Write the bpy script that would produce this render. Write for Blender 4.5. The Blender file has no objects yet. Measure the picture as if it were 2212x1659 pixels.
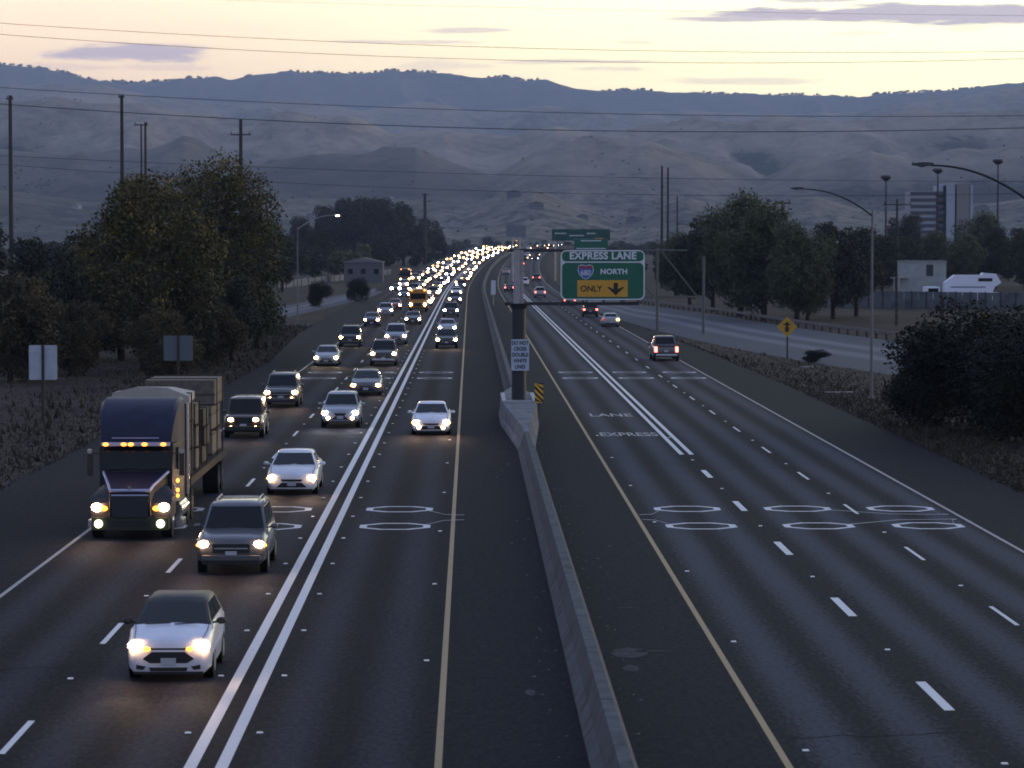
import bpy, bmesh, math, random
import numpy as np
from mathutils import Vector, Matrix, Euler, noise
R = math.radians
random.seed(7); rng = np.random.default_rng(11)
scn = bpy.context.scene
COL = scn.collection

# ------------------------------------------------------------------ camera
cd = bpy.data.cameras.new('camera'); cam = bpy.data.objects.new('camera', cd); COL.objects.link(cam)
cd.lens = 105.8; cd.sensor_width = 36; cd.sensor_fit = 'HORIZONTAL'
cd.clip_start = 1; cd.clip_end = 60000
cam.location = (0, 0, 9)
cam.rotation_euler = (R(90 - 2.673), 0, R(-0.793))
cd.dof.use_dof = True; cd.dof.focus_distance = 110; cd.dof.aperture_fstop = 2.8
scn.camera = cam
# ------------------------------------------------------------------ render look
scn.view_settings.view_transform = 'Standard'; scn.view_settings.look = 'None'
scn.view_settings.exposure = 0.1; scn.view_settings.gamma = 1
scn.render.engine = 'CYCLES'
scn.cycles.sample_clamp_indirect = 4
scn.cycles.filter_width = 1.75
scn.cycles.volume_bounces = 1

# helper for procedural node graphs
class NG:
    def __init__(s, nt): s.nt = nt; s.n = nt.nodes; s.l = nt.links
    def new(s, t, **kw):
        nd = s.n.new(t)
        for k, v in kw.items(): setattr(nd, k, v)
        return nd
    def link(s, a, b): s.l.new(a, b)
    def put(s, sock, v):
        if isinstance(v, (int, float)): sock.default_value = v
        elif isinstance(v, (tuple, list)): sock.default_value = v
        else: s.l.new(v, sock)
    def m(s, op, a, b=None, c=None, clamp=False):
        nd = s.n.new('ShaderNodeMath'); nd.operation = op; nd.use_clamp = clamp
        s.put(nd.inputs[0], a)
        if b is not None: s.put(nd.inputs[1], b)
        if c is not None: s.put(nd.inputs[2], c)
        return nd.outputs[0]
    def mix(s, f, a, b, t='MIX'):
        nd = s.n.new('ShaderNodeMixRGB'); nd.blend_type = t
        s.put(nd.inputs[0], f); s.put(nd.inputs[1], a); s.put(nd.inputs[2], b)
        return nd.outputs[0]
    def smooth(s, v, a, b, c=0.0, d=1.0):
        nd = s.n.new('ShaderNodeMapRange'); nd.interpolation_type = 'SMOOTHSTEP'
        s.put(nd.inputs[0], v); s.put(nd.inputs[1], a); s.put(nd.inputs[2], b); s.put(nd.inputs[3], c); s.put(nd.inputs[4], d)
        return nd.outputs[0]
    def xyz(s, x, y, z):
        nd = s.n.new('ShaderNodeCombineXYZ'); s.put(nd.inputs[0], x); s.put(nd.inputs[1], y); s.put(nd.inputs[2], z)
        return nd.outputs[0]
    def noise(s, vec, scale, detail=4, rough=.55, dist=0):
        nd = s.n.new('ShaderNodeTexNoise')
        if vec is not None: s.l.new(vec, nd.inputs['Vector'])
        nd.inputs['Scale'].default_value = scale; nd.inputs['Detail'].default_value = detail
        nd.inputs['Roughness'].default_value = rough; nd.inputs['Distortion'].default_value = dist
        return nd.outputs[0]
    def ramp(s, f, stops):
        nd = s.n.new('ShaderNodeValToRGB'); s.put(nd.inputs[0], f); e = nd.color_ramp.elements
        while len(e) < len(stops): e.new(.5)
        for q, (p, c) in zip(e, stops): q.position = p; q.color = (*c, 1)
        return nd.outputs[0]

# ------------------------------------------------------------------ dusk sky (world)
w = bpy.data.worlds.new('World'); scn.world = w; w.use_nodes = True
g = NG(w.node_tree); g.n.clear()
tc = g.new('ShaderNodeTexCoord'); sp = g.new('ShaderNodeSeparateXYZ'); g.link(tc.outputs['Generated'], sp.inputs[0])
dx, dy, dz = sp.outputs
az = g.m('ARCTAN2', dx, dy)                 # radians right of the road axis
el = g.m('ARCSINE', dz)
low = g.ramp(g.m('MULTIPLY', el, 57.2958 / 8), [(0, (.86, .62, .45)), (.30, (1.0, .73, .50)), (.42, (1.05, .80, .54)), (.62, (1.03, .86, .62)), (1, (.98, .90, .72))])
east = g.smooth(az, -.16, .20)
low = g.mix(1, low, g.mix(east, (1.82, 1.76, 1.66, 1), (2.6, 3.1, 2.6, 1)), 'MULTIPLY')
high = g.ramp(g.m('MULTIPLY', el, 57.2958 / 90), [(0, (.42, .46, .62)), (.3, (.30, .38, .60)), (1, (.27, .36, .62))])
behind = g.smooth(dy, -.3, .85)
lowb = g.mix(behind, (.44, .46, .56, 1), low)
side = g.smooth(dx, -.9, .9); lowb = g.mix(g.smooth(g.m('ABSOLUTE', dx), .25, .7), lowb, g.mix(1, lowb, g.mix(side, (.35, .40, .55, 1), (1.7, 1.5, 1.3, 1)), 'MULTIPLY'))
sky = g.mix(g.smooth(el, R(6), R(20)), lowb, high)
cu = g.m('MULTIPLY_ADD', g.m('TANGENT', az), 6500, 1016); cv = g.m('SUBTRACT', 526, g.m('MULTIPLY', g.m('TANGENT', el), 6500))
nvec = g.xyz(g.m('MULTIPLY', cu, .004), g.m('MULTIPLY', cv, .028), 0)
nz = g.noise(nvec, 1.6, 7, .62, .35)
total = None
clouds = [(1990, 38, 470, 25, 1.15), (1640, 46, 230, 8, .9), (285, 120, 190, 22, .95), (1015, 69, 100, 8, .55), (880, 93, 190, 5, .45), (1740, 4, 130, 9, .8),
          (1250, 135, 210, 6, .45), (1330, 150, 90, 7, .45), (1620, 178, 190, 9, .4), (960, 143, 100, 14, .3), (1380, 95, 50, 6, .35), (1850, 78, 60, 6, .4), (2090, 70, 60, 7, .4), (150, 150, 150, 8, .3), (360, 150, 120, 8, .3)]
for (cx, cy, rx, ry, a) in clouds:
    e1 = g.m('DIVIDE', g.m('SUBTRACT', cu, cx), rx); e2 = g.m('DIVIDE', g.m('SUBTRACT', cv, cy), ry)
    r2 = g.m('ADD', g.m('MULTIPLY', e1, e1), g.m('MULTIPLY', e2, e2))
    f = g.m('MULTIPLY', g.smooth(g.m('SUBTRACT', r2, g.m('MULTIPLY', g.m('SUBTRACT', nz, .5), 3.4)), .25, 1.25, 1, 0), a)
    total = f if total is None else g.m('MAXIMUM', total, f)
total = g.m('MULTIPLY', total, g.m('GREATER_THAN', dy, 0))
total = g.m('MINIMUM', total, 1)
thin = g.m('MULTIPLY', g.smooth(g.noise(g.xyz(g.m('MULTIPLY', cu, .0015), g.m('MULTIPLY', cv, .012), 3), 2.2, 6, .6), .5, .8), .22)
sky = g.mix(thin, sky, g.mix(.5, sky, (1.3, .85, .75, 1)))
sky = g.mix(g.m('MULTIPLY', total, .92), sky, (.78, .66, .78, 1))
bg = g.new('ShaderNodeBackground'); g.link(sky, bg.inputs[0]); bg.inputs[1].default_value = 1.0
wo = g.new('ShaderNodeOutputWorld'); g.link(bg.outputs[0], wo.inputs[0])

# last glow of the set sun: very weak, wide and low, from ahead and to the right
sd = bpy.data.lights.new('sun', 'SUN'); sd.energy = .9; sd.angle = R(20); sd.color = (1, .72, .48)
so_ = bpy.data.objects.new('sun', sd); COL.objects.link(so_); so_.rotation_euler = Vector((-.84, -.50, -.15)).to_track_quat('-Z', 'Y').to_euler()

# ------------------------------------------------------------------ pixel of the 2212x1659 photo -> world
ROT = cam.rotation_euler.to_matrix(); FP = 6500.0
def ray(px, py):
    v = ROT @ Vector(((px - 1106) / FP, -(py - 829.5) / FP, -1)); return v
def G(px, py, z=0.0):      # point on the level z
    v = ray(px, py); t = (z - 9) / v.z; return Vector((v.x * t, v.y * t, z))
def D(px, py, Y):          # point at the distance Y
    v = ray(px, py); t = Y / v.y; return Vector((v.x * t, Y, 9 + v.z * t))

# ------------------------------------------------------------------ materials
MATS = {}
def mat(name, col, rough=.7, metal=0, emit=None, strength=0, spec=None, coat=0, var=0, vscale=8, bump=0):
    if name in MATS: return MATS[name]
    m = bpy.data.materials.new(name); m.use_nodes = True; g = NG(m.node_tree)
    b = g.n['Principled BSDF']
    b.inputs['Roughness'].default_value = rough; b.inputs['Metallic'].default_value = metal
    if spec is None and rough >= .7: spec = .12
    if spec is not None: b.inputs['Specular IOR Level'].default_value = spec
    if coat: b.inputs['Coat Weight'].default_value = coat; b.inputs['Coat Roughness'].default_value = .08
    if var:
        t = g.new('ShaderNodeTexCoord'); n = g.noise(t.outputs['Object'], vscale, 5, .6)
        c2 = tuple(min(1, c * (1 + var)) for c in col); c1 = tuple(c * (1 - var) for c in col)
        g.link(g.ramp(n, [(.3, c1), (.7, c2)]), b.inputs['Base Color'])
        if bump:
            bp = g.new('ShaderNodeBump'); bp.inputs['Strength'].default_value = bump; bp.inputs['Distance'].default_value = .05
            g.link(n, bp.inputs['Height']); g.link(bp.outputs[0], b.inputs['Normal'])
    else: b.inputs['Base Color'].default_value = (*col, 1)
    if emit: b.inputs['Emission Color'].default_value = (*emit, 1); b.inputs['Emission Strength'].default_value = strength
    MATS[name] = m; return m
def paint(name, col): return mat('paint_' + name, col, .32, 0, coat=.8, spec=.5, var=.10, vscale=1.7)
GLASS = mat('dark_glass', (.006, .009, .011), .12, 0, spec=.28)
BLACK = mat('black_plastic', (.012, .013, .015), .5)
TYRE = mat('tyre_rubber', (.014, .014, .015), .8)
RIM = mat('alloy_rim', (.35, .36, .38), .35, .8)
CHROME = mat('chrome', (.6, .62, .66), .22, .95)
PLATE = mat('plate_white', (.45, .46, .5), .5)
LENSD = mat('clear_lens', (.3, .3, .32), .15)
HL = {k: mat('headlamp_' + k, (1, 1, 1), .3, 0, e, s) for k, e, s in
      [('warm', (1, .56, .27), 95), ('white', (1, .88, .95), 95), ('blue', (.80, .82, 1), 100), ('yellow', (1, .72, .28), 75), ('soft', (1, .50, .2), 32), ('green', (.95, 1, .6), 8)]}
for k, e, s in [('warm', (1, .54, .26), 42), ('white', (.92, .84, 1.0), 42), ('yellow', (1, .55, .15), 32)]:
    HL['far_' + k] = mat('far_headlamp_' + k, (1, 1, 1), .3, 0, e, s)
AMBER = mat('amber_lamp', (.8, .25, .02), .4, 0, (1, .28, .03), 6)
AMBERLO = mat('amber_lens', (.5, .16, .02), .4, 0, (1, .28, .03), 1.6)
TAIL = mat('tail_lamp_lit', (.6, .02, .02), .4, 0, (1, .13, .10), 8)
TAILD = mat('tail_lens', (.25, .01, .01), .3, 0, (1, .08, .08), .5)
GALV = mat('galvanised_steel', (.33, .34, .35), .5, .4, var=.18, vscale=3)
DARKSTEEL = mat('dark_steel', (.03, .034, .04), .6, .2)
WOOD = mat('weathered_wood', (.06, .05, .045), .85, var=.3, vscale=4)
SIGNG = mat('sign_green', (.006, .12, .07), .45, var=.12, vscale=1.5)
SIGNW = mat('sign_white', (.62, .66, .70), .5, var=.06, vscale=3)
SIGNY = mat('sign_yellow', (.62, .32, .03), .5, var=.08, vscale=2)
SIGNK = mat('sign_black', (.01, .01, .012), .5)
SIGNB = mat('sign_blue', (.06, .12, .42), .5); SIGNR = mat('sign_red', (.3, .05, .08), .5)
ALU = mat('aluminium_back', (.42, .47, .55), .55, .3, var=.15, vscale=2)
BARK = mat('tree_bark', (.045, .035, .028), .9, var=.3, vscale=3)
WIRE = mat('cable', (.02, .02, .022), .7)

def concrete(name, c, scale=1.5, streak=True):
    m = bpy.data.materials.new(name); m.use_nodes = True; g = NG(m.node_tree); b = g.n['Principled BSDF']
    t = g.new('ShaderNodeTexCoord'); s = g.new('ShaderNodeSeparateXYZ'); g.link(t.outputs['Object'], s.inputs[0])
    n1 = g.noise(t.outputs['Object'], scale, 6, .65); n2 = g.noise(g.xyz(g.m('MULTIPLY', s.outputs[0], 3), g.m('MULTIPLY', s.outputs[1], 2.2), g.m('MULTIPLY', s.outputs[2], .3)), 1, 4, .6)
    f = g.m('ADD', g.m('MULTIPLY', n1, .6), g.m('MULTIPLY', n2, .4))
    g.link(g.ramp(f, [(.32, tuple(x * .45 for x in c)), (.5, c), (.68, tuple(x * 1.35 for x in c))]), b.inputs['Base Color'])
    b.inputs['Roughness'].default_value = .85; b.inputs['Specular IOR Level'].default_value = .12
    bp = g.new('ShaderNodeBump'); bp.inputs['Strength'].default_value = .4; bp.inputs['Distance'].default_value = .03
    g.link(n1, bp.inputs['Height']); g.link(bp.outputs[0], b.inputs['Normal'])
    return m
CONC = concrete('barrier_concrete', (.080, .092, .108)); CONC2 = concrete('pier_concrete', (.16, .175, .20), .8)

# asphalt: u (m across) and v (m along) come from the UV map, so the wear follows the road
def asphalt(name, lanes, dark, light, amount):
    m = bpy.data.materials.new(name); m.use_nodes = True; g = NG(m.node_tree); b = g.n['Principled BSDF']
    uv = g.new('ShaderNodeUVMap', uv_map='road'); s = g.new('ShaderNodeSeparateXYZ'); g.link(uv.outputs[0], s.inputs[0]); u, v = s.outputs[0], s.outputs[1]
    wob = g.m('MULTIPLY', g.m('SUBTRACT', g.noise(g.xyz(0, g.m('MULTIPLY', v, .02), 0), 1, 2), .5), .35)
    uu = g.m('ADD', u, wob); band = None
    for (c, wdt) in lanes:      # polished wheel paths either side of the lane centre
        for off in (-.86, .86):
            d = g.m('ABSOLUTE', g.m('SUBTRACT', uu, c + off)); k = g.smooth(d, .05, .80, 1, 0)
            band = k if band is None else g.m('MAXIMUM', band, k)
    n1 = g.noise(g.xyz(g.m('MULTIPLY', u, .5), g.m('MULTIPLY', v, .05), 0), 1.3, 5, .6)
    n2 = g.noise(g.xyz(u, g.m('MULTIPLY', v, .35), 0), 4.5, 5, .75)
    n3 = g.noise(g.xyz(u, g.m('MULTIPLY', v, .40), 0), 9, 4, .85)
    if band is None: f = g.m('MULTIPLY', n1, .35)
    else: f = g.m('MULTIPLY', band, g.m('ADD', .45, g.m('MULTIPLY', n1, .9)))
    f = g.m('MULTIPLY', f, amount)
    f = g.m('ADD', f, g.m('ADD', g.m('MULTIPLY', g.m('SUBTRACT', n2, .5), 1.0), g.m('MULTIPLY', g.m('SUBTRACT', n3, .5), 3.2)), clamp=True)
    g.link(g.mix(f, (*dark, 1), (*light, 1)), b.inputs['Base Color'])
    g.link(g.smooth(n2, .3, .7, .78, .92), b.inputs['Roughness']); b.inputs['Specular IOR Level'].default_value = .07
    bp = g.new('ShaderNodeBump'); bp.inputs['Strength'].default_value = .35; bp.inputs['Distance'].default_value = .01
    g.link(n3, bp.inputs['Height']); g.link(bp.outputs[0], b.inputs['Normal'])
    return m
H = 9.0
LA, LB, LC, LD = -10.15, -6.5, -2.4, -13.8
RA, RB, RC = 7.35, 11.1, 14.6
ASPH_L = asphalt('asphalt_left', [(LA, 3.6), (LB, 3.5), (LC, 3.7), (LD, 3.6)], (.0068, .0092, .0150), (.036, .042, .057), .85)
ASPH_R = asphalt('asphalt_right', [(RA, 3.6), (RB, 3.6), (RC, 3.5)], (.0085, .011, .017), (.058, .068, .088), 1.05)
ASPH_S = asphalt('asphalt_shoulder', [], (.0062, .0092, .0155), (.026, .035, .054), .6)
ASPH_C = asphalt('ramp_concrete', [(3.5, 3.6)], (.075, .085, .10), (.17, .185, .215), .9)
def painted(name, c, worn):
    m = bpy.data.materials.new(name); m.use_nodes = True; g = NG(m.node_tree); b = g.n['Principled BSDF']
    t = g.new('ShaderNodeTexCoord'); n = g.noise(t.outputs['Object'], 9, 6, .7); n2 = g.noise(t.outputs['Object'], .35, 3, .6)
    f = g.m('ADD', g.m('MULTIPLY', n, .75), g.m('MULTIPLY', n2, .25))
    g.link(g.ramp(f, [(worn - .05, (.06, .06, .065)), (worn + .06, c)]), b.inputs['Base Color']); b.inputs['Roughness'].default_value = .6
    return m
LINEW = painted('lane_paint_white', (.62, .65, .68), .35); LINEE = painted('edge_paint_white', (.30, .31, .33), .40)
LINEY = painted('lane_paint_yellow', (.30, .21, .10), .40); LINET = painted('worn_word_paint', (.40, .41, .43), .44)
SEAL = painted('loop_sealant', (.60, .63, .68), .38)  # sky reflection on the sealant is put in as a pale base colour

# ------------------------------------------------------------------ mesh builder
class MB:
    def __init__(s): s.v = []; s.f = []; s.uv = None
    def add(s, vs, fs):
        o = len(s.v); s.v += [tuple(p) for p in vs]; s.f += [tuple(i + o for i in f) for f in fs]; return s
    def box(s, c, d, rot=None):
        x, y, z = d[0] / 2, d[1] / 2, d[2] / 2
        vs = [Vector((a, b, e)) for a in (-x, x) for b in (-y, y) for e in (-z, z)]
        if rot is not None: vs = [rot @ p for p in vs]
        return s.add([p + Vector(c) for p in vs], [(0, 1, 3, 2), (4, 6, 7, 5), (0, 4, 5, 1), (2, 3, 7, 6), (0, 2, 6, 4), (1, 5, 7, 3)])
    def hexa(s, vs): return s.add(vs, [(0, 3, 2, 1), (4, 5, 6, 7), (0, 1, 5, 4), (1, 2, 6, 5), (2, 3, 7, 6), (3, 0, 4, 7)])
    def tube(s, pts, rad, n=8, caps=True):
        pts = [Vector(p) for p in pts]
        if not hasattr(rad, '__len__'): rad = [rad] * len(pts)
        vs = []; fs = []
        for i, p in enumerate(pts):
            t = (pts[min(i + 1, len(pts) - 1)] - pts[max(i - 1, 0)]).normalized()
            a = t.cross(Vector((0, 0, 1)) if abs(t.z) < .95 else Vector((1, 0, 0))).normalized(); b = t.cross(a)
            vs += [p + (a * math.cos(2 * math.pi * k / n) + b * math.sin(2 * math.pi * k / n)) * rad[i] for k in range(n)]
        for i in range(len(pts) - 1):
            fs += [(i * n + k, i * n + (k + 1) % n, (i + 1) * n + (k + 1) % n, (i + 1) * n + k) for k in range(n)]
        if caps: fs += [tuple(range(n))[::-1], tuple((len(pts) - 1) * n + k for k in range(n))]
        return s.add(vs, fs)
    def disc(s, c, r, ax, th, n=20):        # cylinder about axis ax ('x','y','z')
        e = {'x': Vector((1, 0, 0)), 'y': Vector((0, 1, 0)), 'z': Vector((0, 0, 1))}[ax] * th / 2
        return s.tube([Vector(c) - e, Vector(c) + e], r, n)
    def ball(s, c, r, n=12, m=8):
        vs = []; fs = []
        for i in range(m + 1):
            a = math.pi * i / m
            for k in range(n):
                b = 2 * math.pi * k / n
                vs.append((c[0] + r[0] * math.sin(a) * math.cos(b), c[1] + r[1] * math.sin(a) * math.sin(b), c[2] + r[2] * math.cos(a)))
        for i in range(m):
            for k in range(n): fs.append((i * n + k, (i + 1) * n + k, (i + 1) * n + (k + 1) % n, i * n + (k + 1) % n))
        return s.add(vs, fs)
    def plate(s, pts, y, th):               # polygon in x,z extruded along +y from y
        n = len(pts)
        vs = [(p[0], y, p[1]) for p in pts] + [(p[0], y + th, p[1]) for p in pts]
        return s.add(vs, [tuple(range(n)), tuple(range(n, 2 * n))[::-1]] + [(i, (i + 1) % n, n + (i + 1) % n, n + i) for i in range(n)])
    def loft(s, rings, closed=True, caps=True):
        n = len(rings[0]); vs = [p for r in rings for p in r]; fs = []
        for i in range(len(rings) - 1):
            for k in range(n if closed else n - 1):
                fs.append((i * n + k, i * n + (k + 1) % n, (i + 1) * n + (k + 1) % n, (i + 1) * n + k))
        if caps: fs += [tuple(range(n))[::-1], tuple((len(rings) - 1) * n + k for k in range(n))]
        return s.add(vs, fs)
    def build(s, name, m, parent=None, smooth=None, bevel=0, loc=None):
        me = bpy.data.meshes.new(name); me.from_pydata(s.v, [], s.f)
        bm = bmesh.new(); bm.from_mesh(me)
        if bevel: bmesh.ops.bevel(bm, geom=bm.edges[:], offset=bevel, segments=2, affect='EDGES', profile=.6)
        bmesh.ops.recalc_face_normals(bm, faces=bm.faces[:]); bm.to_mesh(me); bm.free()
        if smooth: me.shade_smooth(); me.set_sharp_from_angle(angle=R(smooth))
        if m: me.materials.append(m)
        o = bpy.data.objects.new(name, me); COL.objects.link(o)
        if parent: o.parent = parent
        if loc is not None: o.location = loc
        return o
def tag(o, label=None, cat=None, group=None, kind=None):
    if label: o['label'] = label
    if cat: o['category'] = cat
    if group: o['group'] = group
    if kind: o['kind'] = kind
    return o
def empty(name, loc=(0, 0, 0), rz=0):
    o = bpy.data.objects.new(name, None); o.empty_display_size = .3; COL.objects.link(o); o.location = loc; o.rotation_euler = (0, 0, rz); return o
def copy_tree(o, parent=None):
    c = o.copy(); COL.objects.link(c); c.parent = parent
    for ch in list(o.children): copy_tree(ch, c)
    return c
def text_mesh(body, size, name, m, parent, loc, rot=(R(90), 0, 0), sx=1.0, bold=.0, ext=.004, spacing=1.0):
    cu = bpy.data.curves.new('t', 'FONT'); cu.body = body; cu.size = size; cu.align_x = 'CENTER'; cu.align_y = 'CENTER'; cu.extrude = ext; cu.offset = bold; cu.space_character = spacing
    to = bpy.data.objects.new('t', cu); COL.objects.link(to)
    dg = bpy.context.evaluated_depsgraph_get(); me = bpy.data.meshes.new_from_object(to.evaluated_get(dg)); bpy.data.objects.remove(to)
    me.name = name; me.materials.clear(); me.materials.append(m)
    o = bpy.data.objects.new(name, me); COL.objects.link(o); o.parent = parent; o.location = loc; o.rotation_euler = rot; o.scale = (sx, 1, 1)
    return o

# ------------------------------------------------------------------ road geometry (bends right in the distance)
KB = 3.0e-5
def bend(Y):
    if Y < 520: return 0.0
    if Y < 1300: return KB * (Y - 520) ** 2
    return KB * 780 ** 2 + 2 * KB * 780 * (Y - 1300)
def slope(Y): return 0 if Y < 520 else 2 * KB * (min(Y, 1300) - 520)
def elev(Y):                # the freeway climbs on to an embankment far ahead
    if Y < 560: return 0.0
    if Y < 860: return .012 * (Y - 560) ** 2 / 600
    if Y < 1350: return 1.8 + .0105 * (Y - 860)
    return min(6.95 + .003 * (Y - 1350), 8.0)
YS = [-30, 20, 40, 60, 80, 100, 120, 140, 160, 180, 200, 230, 260, 300, 340, 380, 430, 480] + list(range(520, 1440, 40)) + [1600, 1900, 2300, 2700]
def ribbon(name, x0, x1, z, m, ys=YS, kind='structure', parent=None, cols=1):
    mb = MB(); fx0 = x0 if callable(x0) else (lambda Y: x0); fx1 = x1 if callable(x1) else (lambda Y: x1)
    uv = []
    for Y in ys:
        for k in range(cols + 1):
            u = fx0(Y) + (fx1(Y) - fx0(Y)) * k / cols; mb.v.append((u + bend(Y), Y, z + elev(Y))); uv.append((u, Y))
    n = cols + 1
    for i in range(len(ys) - 1):
        for k in range(cols): mb.f.append((i * n + k, i * n + k + 1, (i + 1) * n + k + 1, (i + 1) * n + k))
    me = bpy.data.meshes.new(name); me.from_pydata(mb.v, [], mb.f); me.materials.append(m)
    ul = me.uv_layers.new(name='road')
    for lp in me.loops: ul.data[lp.index].uv = uv[lp.vertex_index]
    o = bpy.data.objects.new(name, me); COL.objects.link(o)
    if kind: o['kind'] = kind
    return o

# ground sheet
gm = bpy.data.materials.new('dry_verge'); gm.use_nodes = True; g = NG(gm.node_tree); b = g.n['Principled BSDF']
t = g.new('ShaderNodeTexCoord'); o_ = t.outputs['Object']
n1 = g.noise(o_, .09, 6, .65); n2 = g.noise(o_, 1.1, 6, .7); n3 = g.noise(o_, 6, 4, .8)
f = g.m('ADD', g.m('MULTIPLY', n1, .45), g.m('ADD', g.m('MULTIPLY', n2, .33), g.m('MULTIPLY', n3, .22)))
g.link(g.ramp(f, [(.34, (.022, .021, .018)), (.46, (.046, .040, .034)), (.58, (.075, .064, .053)), (.72, (.12, .102, .083))]), b.inputs['Base Color'])
b.inputs['Roughness'].default_value = .95; b.inputs['Specular IOR Level'].default_value = .06
bp = g.new('ShaderNodeBump'); bp.inputs['Strength'].default_value = .7; bp.inputs['Distance'].default_value = .15; g.link(n2, bp.inputs['Height']); g.link(bp.outputs[0], b.inputs['Normal'])
mb = MB(); mb.add([(-9000, -200, -.012), (9000, -200, -.012), (9000, 16500, -.012), (-9000, 16500, -.012)], [(0, 1, 2, 3)])
tag(mb.build('ground', gm), kind='structure')

def lerp_tab(tab):
    xs = [p[0] for p in tab]; vs = [p[1] for p in tab]
    return lambda Y: float(np.interp(Y, xs, vs))
edgeL = lerp_tab([(-30, -17.6), (135, -17.4), (190, -15.8), (230, -15.6), (300, -17.5), (700, -18.5), (3000, -18.5)])
edgeR = lerp_tab([(-30, 19.8), (110, 20.1), (150, 20.3), (190, 20.3), (240, 19.9), (300, 18.9), (345, 18), (400, 18.2), (3000, 20)])
def ragged(fn, seed):
    return lambda Y: fn(Y) + (noise.noise((Y * .21, seed, 0)) * .55 + noise.noise((Y * .9, seed, 3)) * .22) * (1 if Y < 420 else 0)
ribbon('road_shoulder', ragged(edgeL, 1), ragged(edgeR, 2), 0.0, ASPH_S, cols=4, ys=sorted(set(YS + [20 + .8 * k for k in range(490)])))
ribbon('road', -15.8, -.3, .004, ASPH_L, cols=4, ys=[Y for Y in YS if Y >= 480])
ribbon('road', -12.15, -.3, .004, ASPH_L, cols=4, ys=[Y for Y in YS if Y <= 480])
ribbon('road', 5.3, 16.3, .004, ASPH_R, cols=4)
mb = MB(); EY = [Y for Y in YS if Y >= 560]
for Y in EY: mb.v += [(edgeL(Y) - 2 - 2.2 * elev(Y) + bend(Y), Y, -.02), (edgeL(Y) + bend(Y), Y, elev(Y) - .01), (edgeR(Y) + bend(Y), Y, elev(Y) - .01), (edgeR(Y) + 2 + 2.2 * elev(Y) + bend(Y), Y, -.02)]
for i in range(len(EY) - 1): mb.f += [(4 * i, 4 * i + 1, 4 * i + 5, 4 * i + 4), (4 * i + 2, 4 * i + 3, 4 * i + 7, 4 * i + 6)]
tag(mb.build('embankment', gm), kind='structure')
# off ramp on the right, on ramp on the left
def strip(name, left, right, z, m):
    mb = MB(); uv = []
    for (a, c) in zip(left, right):
        mb.v += [(a[0], a[1], z), (c[0], c[1], z)]; uv += [(0, a[1]), (7, c[1])]
    for i in range(len(left) - 1): mb.f.append((2 * i, 2 * i + 1, 2 * i + 3, 2 * i + 2))
    me = bpy.data.meshes.new(name); me.from_pydata(mb.v, [], mb.f); me.materials.append(m); ul = me.uv_layers.new(name='road')
    for lp in me.loops: ul.data[lp.index].uv = uv[lp.vertex_index]
    o = bpy.data.objects.new(name, me); COL.objects.link(o); o['kind'] = 'structure'; return o
rl = [(58, 120), (45, 150), (34.5, 176), (28.8, 205), (25.2, 232), (22.3, 261), (20.3, 292), (18.2, 335), (17, 380), (16.6, 450), (16.6, 520)]
rr = [(64, 160), (56, 190), (49, 218), (43.5, 250), (39, 277), (36.6, 300), (33.8, 335), (31.5, 377), (24.6, 450), (21.5, 520), (19, 600)][:11]
strip('off_ramp', rl, rr, .008, ASPH_C)
ll = [(-60, 230), (-42, 290), (-31, 350), (-27, 430), (-23, 520), (-18.0, 640)]
lr = [(-54, 215), (-35, 275), (-23.5, 340), (-19.5, 430), (-16.5, 520), (-15.9, 640)]
strip('on_ramp', ll, lr, .008, ASPH_C)

# road markings
def line(name, u, wdt, y0, y1, m, z=.0085): return ribbon(name, u - wdt / 2, u + wdt / 2, z, m, ys=sorted(set([y0, y1] + [Y for Y in YS if y0 < Y < y1])))
line('lane_marking', -12.0, .12, -20, 1500, LINEE); line('lane_marking', -.56, .13, -20, 1500, LINEY)
line('lane_marking', 5.48, .13, -20, 1500, LINEY); line('lane_marking', 16.15, .12, -20, 1500, LINEE)
line('lane_marking', -4.82, .22, -20, 1300, LINEW); line('lane_marking', -4.28, .22, -20, 1300, LINEW)
line('lane_marking', 9.02, .2, 128, 1300, LINEW); line('lane_marking', 9.44, .2, 128, 1300, LINEW)
def dashes(u, ys, ln, wdt, m):
    mb = MB()
    for Y in ys: mb.add([(u - wdt / 2 + bend(Y), Y, .0085 + elev(Y)), (u + wdt / 2 + bend(Y), Y, .0085 + elev(Y)), (u + wdt / 2 + bend(Y + ln), Y + ln, .0085 + elev(Y + ln)), (u - wdt / 2 + bend(Y + ln), Y + ln, .0085 + elev(Y + ln))], [(0, 1, 2, 3)])
    tag(mb.build('lane_marking', m), kind='structure')
def per(t0, period, n, back=2): return [58500 / t0 - 1.85 + period * k for k in range(-back, n)]
dashes(-8.28, per(844, 14.63, 80), 3.7, .13, LINEW)
dashes(9.24, [58500 / t0 - 1.9 for t0 in (984, 789, 661, 569, 499)] + [58500 / 984 - 16.5, 58500 / 984 - 31], 3.8, .21, LINEW)
dashes(12.9, per(809, 14.63, 80, 3), 3.7, .11, LINEW)
dashes(-12.0, [], 3, .1, LINEW)
mb = MB()
def loop_at(mb, X, Y, r=1.05, wd=.12, n=8):
    for k in range(n):
        a0, a1 = [2 * math.pi * (j + .5) / n for j in (k, k + 1)]
        mb.add([(X + rr_ * math.cos(a) * 1.04, Y + rr_ * 1.04 * math.sin(a), .0095) for a, rr_ in ((a0, r - wd), (a0, r + wd), (a1, r + wd), (a1, r - wd))], [(0, 1, 2, 3)])
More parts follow.
